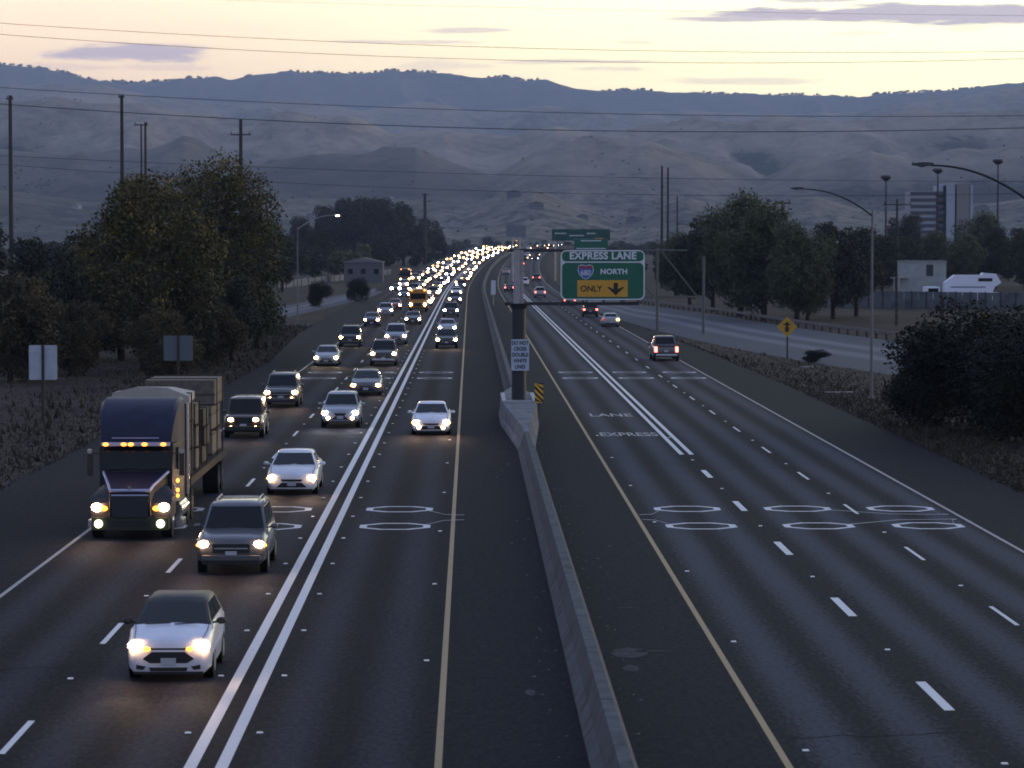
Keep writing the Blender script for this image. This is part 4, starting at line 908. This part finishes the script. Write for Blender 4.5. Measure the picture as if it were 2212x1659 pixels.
def put(proto, px, Y, label, sc=1.0, rz=0, used=set(), cat='tree', grp=None, X=None, sz=None):
    o = proto if proto.name not in used else copy_tree(proto); used.add(proto.name)
    x = X if X is not None else D(px, 600, Y).x
    o.location = (x, Y, 0); o.rotation_euler = (0, 0, rz); o.scale = (sc, sc, sz or sc); tag(o, label, cat, grp); return o
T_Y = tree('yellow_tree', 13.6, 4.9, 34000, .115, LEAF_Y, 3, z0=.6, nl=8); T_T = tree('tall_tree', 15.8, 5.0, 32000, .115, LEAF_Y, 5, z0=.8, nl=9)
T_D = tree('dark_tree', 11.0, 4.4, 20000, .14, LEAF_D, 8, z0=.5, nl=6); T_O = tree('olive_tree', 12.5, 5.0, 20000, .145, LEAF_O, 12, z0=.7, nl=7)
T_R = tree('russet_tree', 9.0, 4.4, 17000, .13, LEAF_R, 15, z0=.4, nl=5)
GL = 'trees on the left verge'; GRT = 'trees along the right side'
put(T_Y, 312, 212, 'yellow green leafy tree standing tallest at the left roadside', 1.08, .4, grp=GL)
put(T_T, 470, 250, 'tallest left tree with brownish yellow top behind the yellow green one', 1.06, 1.2, grp=GL)
put(T_O, 555, 258, 'dark green tree at the right end of the left roadside clump', .92, 2.0, grp=GL)
put(T_D, 90, 225, 'dark low crowned tree near the left edge behind the sign', .9, 4.0, grp=GL)
put(T_R, 20, 196, 'russet tinted tree at the very left edge', .86, .3, grp=GL)
put(T_D, 205, 238, 'dark tree between the left edge trees and the yellow green tree', .95, 5.1, grp=GL)
put(T_R, 150, 205, 'russet low tree just behind the pale sign back', .62, 1.0, grp=GL)
put(T_O, 425, 228, 'olive tree filling under the tall left trees', .66, 1.9, grp=GL)
put(T_D, 500, 232, 'low dark tree by the shoulder at the foot of the tall left trees', .62, .9, grp=GL)
put(T_Y, 262, 232, 'yellow tinted crown filling in left of the tallest left tree', .9, 3.0, grp=GL)
put(T_T, 400, 262, 'brownish tall crown between the two tallest left trees', .98, 4.4, grp=GL)
put(T_R, 350, 198, 'russet low growth reaching the ground under the yellow green tree', .55, 4.4, grp=GL)
put(T_R, 470, 222, 'russet low growth by the shoulder under the tallest left tree', .55, 2.4, grp=GL)
put(T_D, -60, 215, 'dark tree cut by the left edge of view', 1.0, 2.2, grp=GL)
put(T_D, 395, 216, 'small dark tree behind the dim sign back', .55, 3.3, grp=GL)
# right trees
put(T_O, 1650, 352, 'broad olive tree right of the sign frame', 1.08, 0, grp=GRT, sz=1.14); put(T_O, 1600, 372, 'tall olive tree behind the unlit lamp pole', 1.15, 2.0, grp=GRT, sz=1.26)
put(T_O, 1722, 345, 'olive tree above the diamond sign', .95, 4.0, grp=GRT); put(T_D, 1540, 400, 'dark tree behind the sign frame', 1.1, 1.0, grp=GRT, sz=1.25)
put(T_D, 1490, 440, 'dark tree at the left end of the right tree row', 1.0, 2.6, grp=GRT); put(T_D, 1800, 360, 'black green tree beside the tall street lamp', 1.0, 3.4, grp=GRT, sz=1.1)
put(T_D, 1850, 372, 'dark tree right of the tall street lamp', .95, .7, grp=GRT, sz=1.05); put(T_D, 1745, 352, 'dark undergrown tree behind the diamond sign', .8, .7, grp=GRT)
put(T_O, 1460, 520, 'small far olive tree left of the sign frame', .9, 1.7, grp=GRT)
for (px, Y, s, lb) in [(1905, 520, 1.0, 'dark tree left of the grey shed'), (1960, 560, 1.0, 'dark tree behind the left end of the shed'), (2020, 600, .95, 'olive crown directly behind the grey shed'), (2085, 560, .9, 'olive crown above the white trailer'), (2150, 600, 1.2, 'big dark tree right of the tower block'), (2215, 580, 1.15, 'dark tree at the right edge of view'), (2120, 640, 1.3, 'green tree peeping up right of the tower'), (1955, 800, 1.6, 'dark tree in front of the tower block foot')]:
    put(T_O if 'olive' in lb or 'green' in lb else T_D, px, Y, lb, s, Y * .7, grp=GRT)
# dark eucalyptus clump left of centre
for (px, Y, s, lb) in [(712, 1200, 2.3, 'left dark tree of the tall clump behind the lit lamp'), (752, 1180, 2.55, 'tall dark tree in the clump just right of the lit lamp'), (795, 1220, 2.65, 'tallest dark tree in the middle of the clump'), (838, 1200, 2.6, 'dark tree in the clump right of its middle'), (872, 1230, 2.35, 'dark tree at the right end of the tall clump'), (925, 1300, 1.9, 'dark tree by the thick short pole'), (650, 1000, 1.7, 'lower dark tree left of the lit lamp'), (610, 560, 1.0, 'low dark tree showing right of the yellow trees'), (690, 900, 1.3, 'low dark tree under the left part of the clump'), (820, 1000, 1.1, 'low dark tree under the right part of the clump')]:
    put(T_D, px, Y, lb, s, Y * .37, grp='dark trees left of the jam')
# shrubs
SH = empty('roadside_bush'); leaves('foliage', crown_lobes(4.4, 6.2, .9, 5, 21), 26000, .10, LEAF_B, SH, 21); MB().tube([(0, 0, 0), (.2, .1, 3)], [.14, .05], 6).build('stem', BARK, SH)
put(SH, 2100, 143, 'big black green bush at the right edge of the road', 1.0, 0, sz=.84, cat='bush', grp='roadside bushes'); 
put(SH, 2040, 148, 'left shoulder of the dark bush mass on the right', .62, 2.0, cat='bush', grp='roadside bushes')
put(SH, 2230, 134, 'dark bush cut by the right edge of view', .95, 1.0, sz=.8, cat='bush', grp='roadside bushes')
put(SH, 2005, 158, 'low dark bush right of the street lamp foot', .45, 4.0, cat='bush', grp='roadside bushes')
put(SH, 770, 470, 'low dark bush beside the left on ramp', .5, 1.4, cat='bush', grp='roadside bushes'); put(SH, 690, 430, 'round dark bush on the dirt left of the on ramp', .5, 3.4, cat='bush', grp='roadside bushes')
put(SH, 560, 300, 'low dark bush at the foot of the left trees by the shoulder', .45, 3.0, cat='bush', grp='roadside bushes')
put(SH, 1765, 228, 'low brown scrub patch at the foot of the diamond sign', .28, 3.0, cat='bush', grp='roadside bushes', sz=.13)
# far town trees
FT = [tree('far_tree', 9, 4.2, 1500, .5, LEAF_D, 31, z0=.4, nl=4), tree('far_tree', 8, 4.6, 1500, .5, LEAF_O, 33, z0=.4, nl=4)]
rr2 = random.Random(5); usedf = set()
for i in range(210):
    Y = rr2.uniform(620, 2500); px = rr2.uniform(-60, 2280); x = D(px, 600, Y).x
    if -28 < x - bend(Y) < 30: continue
    p = rr2.choice(FT); put(p, px, Y, f"{'nearer' if Y < 1300 else 'distant'} {'dark' if p is FT[0] else 'olive'} town tree below the hills {'left' if x < 0 else 'right'} of the freeway", rr2.uniform(.8, 1.25), rr2.random() * 6, used=usedf, grp='distant town trees')
for i in range(34):
    Y = rr2.uniform(1750, 2600); px = 900 + i * 18 + rr2.uniform(-9, 9); put(rr2.choice(FT), px, Y, 'far tree closing the view where the freeway disappears', rr2.uniform(1.0, 1.6), rr2.random() * 6, used=usedf, grp='distant town trees')

# dry grass tufts
def tufts(n, fn, seed, m, hgt):
    rg = random.Random(seed); mb = MB()
    for i in range(n):
        x, y = fn(rg); h_ = hgt * rg.uniform(.4, 1.2); a = rg.random() * 3.14; q = .02 + h_ * .25; lx, ly = rg.uniform(-.5, .5) * h_, rg.uniform(-.5, .5) * h_
        mb.add([(x - q * math.cos(a), y - q * math.sin(a), -.02), (x + q * math.cos(a), y + q * math.sin(a), -.02), (x + lx, y + ly, h_)], [(0, 1, 2)])
    tag(mb.build('dry_grass', m), kind='stuff')
DRY = mat('dry_grass', (.058, .048, .038), .95, var=.3, vscale=.8); DRY2 = mat('weedy_grass', (.045, .042, .030), .95, var=.35, vscale=.8)
def left_verge(rg):
    y = rg.uniform(85, 330); return edgeL(y) + .35 - abs(rg.gauss(0, 6)), y
def right_verge(rg):
    y = 100 + abs(rg.gauss(0, 65)); e = edgeR(y)
    while True:
        x = e - .3 + abs(rg.gauss(0, 4.5)); lim = float(np.interp(y, [p[1] for p in rl], [p[0] for p in rl])) if y > 120 else 99
        if x < lim - .3 or y > 232: return (x if x < lim else e + .05), y
        x = e; return e + rg.uniform(0, max(.2, lim - e - .3)), y
tufts(1800, left_verge, 5, DRY2, .38); tufts(1200, right_verge, 6, DRY, .32); tufts(26000, left_verge, 1, DRY, .10); tufts(20000, right_verge, 2, DRY2, .10)
# litter on the verge and by the barrier
LIT = mat('litter_white', (.45, .45, .43), .8)
lb = D(1955, 853, 178); c = G(1955, 858); o = MB().loft([[(-.5, -.2, 0), (.45, -.25, 0), (.5, .25, 0), (-.45, .2, 0)], [(-.3, -.12, .2), (.1, -.15, .38), (.35, .1, .33), (-.2, .12, .24)]]).build('litter_bag', LIT, None, 60, bevel=.03, loc=c); tag(o, 'crumpled white bag lying by the foot of the dark bush', 'litter')
c = G(1810, 848); o = MB().loft([[(-1.0, 0, 0), (-1, .2, 0), (-1, .2, .05), (-1, 0, .07)], [(.9, -.05, 0), (.9, .2, 0), (.9, .2, .06), (.9, -.05, .05)]]).build('litter_board', LIT, None, loc=c); tag(o, 'long white board lying on the dirt left of the street lamp', 'litter')
c = G(1745, 793); o = MB().loft([[(-.5, 0, 0), (-.5, .2, 0), (-.5, .2, .05), (-.5, 0, .07)], [(.4, -.05, 0), (.4, .2, 0), (.4, .2, .06), (.4, -.05, .05)]]).build('litter_board', LIT, None, loc=c); tag(o, 'short pale board lying below the diamond sign', 'litter')
mb = MB(); rg = random.Random(4)
for i in range(140):
    y = rg.uniform(48, 150); x = rg.choice([2.95 + abs(rg.gauss(0, .5)), 2.95 + abs(rg.gauss(0, .25)), 1.9 - abs(rg.gauss(0, .45))]); s = rg.uniform(.012, .05)
    mb.add([(x - s, y, .008), (x + s * .6, y - s, .008), (x + s, y + s, .008 + s * .5), (x, y + s * 1.4, .01)], [(0, 1, 2), (0, 2, 3)])
tag(mb.build('road_grit', mat('grit', (.13, .125, .115), .9, var=.5, vscale=5)), kind='stuff')

# ------------------------------------------------------------------ buildings on the right and far left
o = empty('tower_block', (D(2025, 600, 1500).x, 1500, 0)); tag(o, 'grey tower block with dark banded wing and two plain pale shafts above the trees', 'building')
def bx(px0, px1, pyt, Y, dep, m, nm, par, ox_):
    a, b_ = D(px0, pyt, Y), D(px1, pyt, Y); MB().box(((a.x + b_.x) / 2 - ox_, dep / 2, a.z / 2), (b_.x - a.x, dep, a.z)).build(nm, m, par); return a, b_
ox_ = o.location.x; GREYW = mat('tower_grey', (.36, .39, .45), .8, var=.12, vscale=.1)
a, b_ = bx(1966, 2038, 413, 1500, 18, mat('tower_wing', (.30, .32, .35), .7), 'wing', o, ox_)
mb = MB(); z = a.z - 1.2; 
while z > 4: mb.box(((a.x + b_.x) / 2 - ox_, -.12, z), (b_.x - a.x - .2, .2, 1.7)); z -= 3.2
mb.build('window_band', mat('band_glass', (.02, .023, .04), .3), o)
bx(2038.5, 2064, 396, 1498, 14, mat('shaft_pale', (.36, .39, .45), .8, var=.12, vscale=.1), 'shaft', o, ox_); bx(2065, 2092, 398, 1503, 14, mat('shaft_brown', (.24, .22, .21), .8), 'shaft', o, ox_); bx(2092.5, 2098, 400, 1505, 8, GREYW, 'shaft', o, ox_)
bx(2015, 2037.5, 402, 1510, 8, GREYW, 'roof_house', o, ox_)
def at(px, Y): return D(px, 600, Y).x
x0 = at(1996, 480); o = empty('grey_shed', (x0, 480, 0)); tag(o, 'boxy grey green shed with a flat roof and lean-to right of the street lamp', 'shed')
zt = D(1990, 565, 480).z; zb2 = D(1990, 618, 480).z; SHED = mat('shed_grey', (.32, .35, .34), .85, var=.15, vscale=.8)
MB().box((0, 2.5, (zt + 0) / 2), (7.1, 5, zt)).build('wall', SHED, o); MB().box((0, 2.5, zt + .07), (7.4, 5.3, .12)).build('roof', mat('shed_roof', (.28, .30, .30), .8), o)
MB().box((.9, -.02, zt - 1.4), (1.1, .05, 1.8)).build('door', mat('shed_door', (.05, .055, .06), .7), o); MB().box((-3.8, .4, zt - 2.6), (2.6, 2.6, .12)).tube([(-4.9, -.8, 0), (-4.9, -.8, zt - 2.6)], .1, 6).build('lean_to', mat('shed_pale', (.3, .32, .3), .8), o)
o = empty('white_trailer', (at(2105, 470), 470, 0)); tag(o, 'white camper trailer with a raised nose and dark window strip beside the shed', 'trailer')
WHT_ = mat('trailer_white', (.75, .80, .92), .5, var=.06); zt = D(2105, 594, 470).z
MB().loft([[(-4.6, 0, 1.0), (-4.6, 0, 2.9), (-3, 0, zt), (1.2, 0, zt), (1.4, 0, zt + .35), (3.4, 0, zt + .2), (4.2, 0, zt - 1.2), (3.2, 0, zt - 1.9), (2.6, 0, .8)], [(-4.6, 2.4, 1.0), (-4.6, 2.4, 2.9), (-3, 2.4, zt), (1.2, 2.4, zt), (1.4, 2.4, zt + .35), (3.4, 2.4, zt + .2), (4.2, 2.4, zt - 1.2), (3.2, 2.4, zt - 1.9), (2.6, 2.4, .8)]]).build('body', WHT_, o)
MB().box((1.7, -.02, zt - .75), (2.2, .05, .5)).build('window', GLASS, o); MB().box((-1, -.02, 2.2), (5.5, .04, .16)).build('stripe', mat('stripe_blue', (.05, .08, .2), .5), o)
for x in (-1.4, -.4): MB().disc((x, .1, .4), .4, 'y', .2, 14).build('wheel', TYRE, o)
o = empty('white_van', (at(2012, 468), 466, 0)); tag(o, 'small white box van parked in front of the grey shed', 'van')
MB().loft([[(-1.0, 0, .4), (-1.0, 0, 2.3), (1.0, 0, 2.3), (1.0, 0, .4)], [(-1.0, 4.4, .4), (-1.0, 4.4, 2.3), (1.0, 4.4, 2.3), (1.0, 4.4, .4)]]).build('body', WHT_, o, bevel=.08); MB().box((0, -.02, 1.75), (1.6, .05, .6)).build('windshield', GLASS, o)
for s_ in (1, -1): MB().disc((s_ * .85, .8, .36), .36, 'x', .24, 14).build('wheel', TYRE, o)
o = empty('parked_car', (at(2140, 455), 455, 0)); tag(o, 'pale parked car below the white trailer, half hidden by the bush', 'car')
MB().loft([[(-2.2, 0, .4), (-2.2, 0, 1.0), (-1.2, 0, 1.1), (-.7, 0, 1.6), (1.1, 0, 1.6), (1.6, 0, 1.1), (2.2, 0, .95), (2.2, 0, .4)], [(-2.2, 1.8, .4), (-2.2, 1.8, 1.0), (-1.2, 1.8, 1.1), (-.7, 1.8, 1.6), (1.1, 1.8, 1.6), (1.6, 1.8, 1.1), (2.2, 1.8, .95), (2.2, 1.8, .4)]]).build('body', WHT_, o)
MB().box((.2, -.02, 1.33), (1.9, .04, .36)).build('side_window', GLASS, o)
for x in (-1.4, 1.4): MB().disc((x, .05, .34), .34, 'y', .2, 14).build('wheel', TYRE, o)
FEN = mat('fence_grey', (.12, .13, .145), .9, var=.4, vscale=.6)
a, b_ = Vector((at(1755, 430), 430)), Vector((at(2300, 430), 400)); o = empty('boundary_fence', (a.x, a.y, 0)); tag(o, 'grey slatted boundary fence below the shed and trees on the right', 'fence')
mb = MB(); n = 40
for k in range(n): p = a.lerp(b_, k / n) - a; q_ = a.lerp(b_, (k + .94) / n) - a; mb.hexa([(p.x, p.y, 0), (q_.x, q_.y, 0), (q_.x, q_.y + .05, 0), (p.x, p.y + .05, 0), (p.x, p.y, 2.3), (q_.x, q_.y, 2.3), (q_.x, q_.y + .05, 2.3), (p.x, p.y + .05, 2.3)])
mb.build('slat_panel', FEN, o)
for k in range(0, n + 1, 2): p = a.lerp(b_, k / n) - a; MB().box((p.x, p.y - .08, 1.2), (.14, .1, 2.4)).build('post', WOOD, o)
def house(name, x, y, w_, d, h, rh, wm, rm, label, z=0, grp=None, cat='house'):
    o = empty(name, (x, y, z)); tag(o, label, cat, grp); MB().box((0, d / 2, h / 2 - 1), (w_, d, h + 2)).build('wall', wm, o)
    MB().loft([[(-w_ / 2 - .3, -.3, h), (w_ / 2 + .3, -.3, h), (w_ / 2 + .3, -.3, h + .1), (0, -.3, h + rh), (-w_ / 2 - .3, -.3, h + .1)], [(-w_ / 2 - .3, d + .3, h), (w_ / 2 + .3, d + .3, h), (w_ / 2 + .3, d + .3, h + .1), (0, d + .3, h + rh), (-w_ / 2 - .3, d + .3, h + .1)]]).build('roof', rm, o)
    mb = MB()
    for k in range(max(2, int(w_ / 3))): mb.box((-w_ / 2 + (k + .5) * w_ / max(2, int(w_ / 3)), -.03, h * .55), (1.1, .06, 1.2))
    mb.build('window', GLASS, o); return o
HW = [mat('house_grey', (.13, .135, .15), .85), mat('house_tan', (.22, .19, .165), .85), mat('house_pale', (.34, .34, .35), .85)]; HR = mat('roof_dark', (.07, .065, .065), .9); HR2 = mat('roof_pale', (.20, .20, .21), .9)
house('warehouse', at(785, 700), 700, 9, 8, 4.6, 1.2, HW[0], HR2, 'pale grey warehouse between the dark trees left of the jam', cat='building')
house('warehouse', at(1820, 700), 820, 11, 8, 4, 1, HW[1], HR, 'low tan building glimpsed behind the right trees', cat='building')
house('warehouse', at(1290, 900), 1900, 30, 20, 7, 1, HW[2], HR2, 'long pale low building at the end of the right carriageway', cat='building')
a, b_ = Vector((at(600, 600), 600)), Vector((at(845, 880), 880)); o = empty('concrete_wall', (a.x, a.y, 0)); tag(o, 'low pale concrete wall running behind the outer edge of the jam', 'wall')
dv = b_ - a; MB().hexa([(0, 0, 0), (dv.x, dv.y, 0), (dv.x, dv.y + .3, 0), (0, .3, 0), (0, 0, 1.5), (dv.x, dv.y, 1.5), (dv.x, dv.y + .3, 1.5), (0, .3, 1.5)]).build('wall', CONC2, o)
mb = MB()
for k in range(20): p = dv * (k / 20); mb.box((p.x, p.y, .8), (.3, .4, 1.6))
mb.build('pier', CONC, o)

# ------------------------------------------------------------------ hills (one height field from 2.5 to 11 km)
def vnoise(x, y, seed):
    xi = np.floor(x).astype(int); yi = np.floor(y).astype(int); xf = x - xi; yf = y - yi
    def h(a, b): n_ = np.sin(a * 127.1 + b * 311.7 + seed * 74.7) * 43758.5453; return n_ - np.floor(n_)
    u = xf * xf * (3 - 2 * xf); v = yf * yf * (3 - 2 * yf)
    return (h(xi, yi) * (1 - u) + h(xi + 1, yi) * u) * (1 - v) + (h(xi, yi + 1) * (1 - u) + h(xi + 1, yi + 1) * u) * v
def fbm(x, y, seed, o=5):
    s = 0; a = .5
    for i in range(o): s = s + a * vnoise(x * 2 ** i, y * 2 ** i, seed + i); a *= .5
    return s
def ridged(x, y, seed, o=4):
    s = 0; a = .55; wgt = 1
    for i in range(o): n_ = 1 - np.abs(2 * vnoise(x * 2 ** i, y * 2 ** i, seed + i) - 1); n_ = n_ ** 2 * wgt; s = s + a * n_; a *= .5; wgt = np.clip(n_ * 1.5, 0, 1)
    return s
PROF = [(12500, 3000, [(-900, 80), (-300, 110), (0, 138), (60, 146), (110, 152), (190, 168), (240, 176), (290, 179), (350, 173), (430, 170), (500, 172), (560, 161), (640, 156), (740, 158), (850, 154), (1000, 162), (1040, 168), (1090, 165), (1130, 172), (1180, 167), (1240, 187), (1350, 195), (1500, 201), (1640, 206), (1700, 203), (1760, 209), (1850, 212), (1900, 201), (1960, 203), (2060, 196), (2130, 187), (2212, 180), (2500, 160), (3100, 130)]),
        (8800, 1900, [(-900, 230), (0, 186), (150, 180), (230, 184), (330, 205), (480, 225), (640, 210), (780, 232), (900, 215), (1040, 238), (1180, 222), (1330, 246), (1500, 238), (1700, 246), (1850, 240), (1950, 212), (2060, 210), (2130, 192), (2212, 184), (2600, 170), (3100, 180)]),
        (5200, 1300, [(-900, 200), (0, 207), (120, 212), (200, 228), (330, 232), (480, 258), (620, 250), (760, 262), (860, 285), (960, 280), (1100, 296), (1200, 268), (1330, 290), (1450, 262), (1600, 256), (1720, 250), (1820, 262), (1960, 238), (2080, 236), (2212, 226), (2600, 215), (3100, 220)]),
        (4000, 900, [(-900, 300), (0, 300), (200, 330), (400, 300), (560, 345), (740, 330), (900, 318), (1060, 380), (1150, 330), (1260, 300), (1400, 290), (1520, 330), (1640, 375), (1740, 330), (1880, 310), (1980, 345), (2100, 320), (2212, 300), (2600, 300), (3100, 300)]),
        (3200, 650, [(-900, 430), (0, 400), (200, 430), (420, 410), (600, 430), (800, 425), (1000, 440), (1150, 400), (1330, 470), (1480, 420), (1600, 440), (1760, 420), (1900, 450), (2100, 430), (2212, 420), (3100, 430)])]
NU, ND = 900, 460
us = np.linspace(-900, 3100, NU); ds = np.exp(np.linspace(np.log(2450), np.log(15600), ND)); U, DD = np.meshgrid(us, ds)
XX = (U - 1016) / 6500 * DD
def hill_h(U, DD, XX, want=False):
    Hh = np.zeros_like(U)
    wx = XX + 260 * (fbm(XX / 900, DD / 900, 3) - .5) * 2; wy = DD + 260 * (fbm(XX / 900 + 9, DD / 900, 5) - .5) * 2
    rdg = ridged(wx / 430 + wy / 1300, wy / 1500 - wx / 2400, 21); rdg2 = ridged(wx / 230, wy / 330, 41)
    for i, (dc, wd, pr) in enumerate(PROF):
        top = 9 + (526 - np.interp(U, [p[0] for p in pr], [p[1] for p in pr])) / 6500 * dc
        q = (DD - dc) / np.where(DD < dc, wd, wd * .8); gg = np.exp(-np.abs(q) ** 1.7 * 1.3)
        mod = 1 - (1 - gg ** 5) * (.78 * (1 - rdg)) * 1.1 - (1 - gg ** 5) * .16 * (1 - rdg2)
        Hh = np.maximum(Hh, top * gg * np.clip(mod, .1, 1.3))
    Hh += (ridged(wx / 150, wy / 260, 91) - .5) * 16 * np.clip(Hh / 140, 0, 1) + (fbm(XX / 300, DD / 300, 77) - .5) * 18 * np.clip(Hh / 120, 0, 1) + (fbm(XX / 90, DD / 90, 78) - .5) * 9 * np.clip(Hh / 120, 0, 1)
    if want: return Hh * np.clip((DD - 2450) / 350, 0, 1) - 1.0, rdg, rdg2
    return Hh * np.clip((DD - 2450) / 350, 0, 1) - 1.0
ZZ, RD1, RD2 = hill_h(U, DD, XX, True)
me = bpy.data.meshes.new('hills'); v = np.stack([XX, DD, ZZ], -1).reshape(-1, 3); me.vertices.add(len(v)); me.vertices.foreach_set('co', v.ravel())
idx = np.arange(NU * ND).reshape(ND, NU); q = np.stack([idx[:-1, :-1], idx[:-1, 1:], idx[1:, 1:], idx[1:, :-1]], -1).reshape(-1, 4)
me.loops.add(q.size); me.loops.foreach_set('vertex_index', q.ravel()); me.polygons.add(len(q)); me.polygons.foreach_set('loop_start', np.arange(0, q.size, 4)); me.polygons.foreach_set('loop_total', np.full(len(q), 4)); me.update(calc_edges=True); me.shade_smooth()
hm_ = bpy.data.materials.new('dry_hillside'); hm_.use_nodes = True; g = NG(hm_.node_tree); b = g.n['Principled BSDF']; t = g.new('ShaderNodeTexCoord'); o_ = t.outputs['Object']
ge = g.new('ShaderNodeNewGeometry'); sn = g.new('ShaderNodeSeparateXYZ'); g.link(ge.outputs['Normal'], sn.inputs[0]); so = g.new('ShaderNodeSeparateXYZ'); g.link(o_, so.inputs[0])
n1 = g.noise(o_, .0022, 6, .62); n2 = g.noise(o_, .016, 6, .7); n3 = g.noise(o_, .05, 5, .75)
f = g.m('ADD', g.m('MULTIPLY', n1, .36), g.m('ADD', g.m('MULTIPLY', n2, .38), g.m('MULTIPLY', n3, .26)))
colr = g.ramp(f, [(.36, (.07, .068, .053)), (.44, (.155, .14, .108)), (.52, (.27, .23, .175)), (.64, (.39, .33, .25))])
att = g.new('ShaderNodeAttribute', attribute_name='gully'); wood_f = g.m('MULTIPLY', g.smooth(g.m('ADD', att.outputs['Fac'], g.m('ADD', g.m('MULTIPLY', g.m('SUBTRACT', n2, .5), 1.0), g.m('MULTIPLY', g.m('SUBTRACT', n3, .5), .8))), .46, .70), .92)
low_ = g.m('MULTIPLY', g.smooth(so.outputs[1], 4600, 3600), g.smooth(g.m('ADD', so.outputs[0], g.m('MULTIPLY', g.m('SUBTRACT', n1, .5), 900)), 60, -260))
colr = g.mix(g.smooth(att.outputs['Fac'], .15, .75, 0, .55), colr, (.10, .10, .08, 1)); colr = g.mix(wood_f, colr, (.030, .034, .026, 1)); colr = g.mix(g.m('MULTIPLY', low_, g.smooth(n2, .42, .62, .35, .95)), colr, (.035, .042, .038, 1))  # hollows darkened in the colour so folds read as shaded, plus woods in ravines
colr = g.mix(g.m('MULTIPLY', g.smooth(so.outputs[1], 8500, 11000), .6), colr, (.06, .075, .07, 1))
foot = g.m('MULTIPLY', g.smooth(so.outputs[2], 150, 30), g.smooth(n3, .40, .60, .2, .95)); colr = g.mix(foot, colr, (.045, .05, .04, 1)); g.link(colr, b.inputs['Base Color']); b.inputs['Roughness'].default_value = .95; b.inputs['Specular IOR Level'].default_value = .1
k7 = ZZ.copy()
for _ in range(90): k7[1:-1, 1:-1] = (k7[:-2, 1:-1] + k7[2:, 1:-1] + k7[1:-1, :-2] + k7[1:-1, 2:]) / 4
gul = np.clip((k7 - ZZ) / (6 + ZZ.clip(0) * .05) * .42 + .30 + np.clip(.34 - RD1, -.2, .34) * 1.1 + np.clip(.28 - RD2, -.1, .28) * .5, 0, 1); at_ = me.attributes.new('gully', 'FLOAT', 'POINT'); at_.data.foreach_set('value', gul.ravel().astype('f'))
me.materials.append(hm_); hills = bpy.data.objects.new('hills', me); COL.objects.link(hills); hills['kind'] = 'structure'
# trees and scrub scattered over the hills: one uncountable mass
nt_ = 30000; pu = rng.uniform(-500, 2700, nt_); pd = np.exp(rng.uniform(np.log(2700), np.log(9000), nt_))
ridge_u = rng.uniform(0, 2300, 900); ridge_d = 12500 + rng.normal(size=900) * 30; keepr = fbm(ridge_u / 60, ridge_u * 0, 9) > .44
pu = np.concatenate([pu, ridge_u[keepr]]); pd = np.concatenate([pd, ridge_d[keepr]])
px_ = (pu - 1016) / 6500 * pd; pz = hill_h(pu, pd, px_); gi = np.clip(((np.log(pd) - np.log(2450)) / (np.log(15600) - np.log(2450)) * (ND - 1)).astype(int), 0, ND - 1); gj = np.clip(((pu + 900) / 4000 * (NU - 1)).astype(int), 0, NU - 1)
dens = gul[gi, gj] + (fbm(px_ / 350, pd / 350, 60) - .5) * 1.8 ; keep = (rng.random(len(dens)) < .05 + .5 * (dens > .62)) | (pd > 12000)
mb = MB(); icov = [(0, 0, 1), (.9, 0, .3), (.28, .85, .3), (-.73, .53, .3), (-.73, -.53, .3), (.28, -.85, .3), (.5, .4, -.5), (-.6, 0, -.5), (.4, -.5, -.5)]; icof = [(0, 1, 2), (0, 2, 3), (0, 3, 4), (0, 4, 5), (0, 5, 1), (1, 6, 2), (2, 6, 7), (2, 7, 3), (3, 7, 4), (4, 7, 8), (4, 8, 5), (5, 8, 1), (1, 8, 6)]
for x, y, z, d_ in zip(px_[keep], pd[keep], pz[keep], pd[keep]):
    s = rng.uniform(.8, 2.0) if d_ < 12000 else rng.uniform(3, 9); mb.add([(x + a * s * 1.1, y + b_ * s * 1.1, z + s * .5 + c_ * s * .8) for a, b_, c_ in icov], icof)
tag(mb.build('hill_scrub', mat('scrub_leaf', (.065, .07, .055), .9, var=.4, vscale=.05)), kind='stuff')
# houses on the foot of the hills
rr3 = random.Random(12); hp = [house('hill_house', 0, 0, 14, 10, 5, 2.5, HW[k], [HR, HR2, HR2][k], '', grp='houses at the foot of the hills') for k in range(3)]; first3 = [True] * 3
for i in range(75):
    dd_ = rr3.uniform(1500, 3500); u_ = rr3.uniform(-80, 2300); x = (u_ - 1016) / 6500 * dd_
    if dd_ < 2700 and -35 < x - bend(dd_) < 35: continue
    z = float(hill_h(np.array([u_]), np.array([dd_]), np.array([x]))[0]) if dd_ > 2450 else 0
    k = rr3.randrange(3); o = hp[k] if first3[k] else copy_tree(hp[k]); first3[k] = False; o.location = (x, dd_, max(z, 0)); o.rotation_euler = (0, 0, rr3.uniform(-.8, .8)); q = rr3.uniform(.6, 1.15); o.scale = (q, q, q)
    tag(o, ('tiny grey house', 'tiny tan house', 'tiny pale house')[k] + (' low on the hillside left of the freeway' if x < 0 else ' low on the hillside right of the freeway'), 'house', 'houses at the foot of the hills')

# ------------------------------------------------------------------ haze
hz = bpy.data.materials.new('evening_haze'); hz.use_nodes = True; g = NG(hz.node_tree); g.n.clear()
pv = g.new('ShaderNodeVolumePrincipled'); pv.inputs['Color'].default_value = (.56, .71, 1.0, 1); pv.inputs['Density'].default_value = .000062; pv.inputs['Anisotropy'].default_value = 0
oo = g.new('ShaderNodeOutputMaterial'); g.link(pv.outputs[0], oo.inputs['Volume'])
o = MB().box((0, 7700, 460), (17000, 15960, 930)).build('haze', hz); o.location = (0, 0, -1.5 + .5 - 5 + 5); tag(o, kind='stuff')
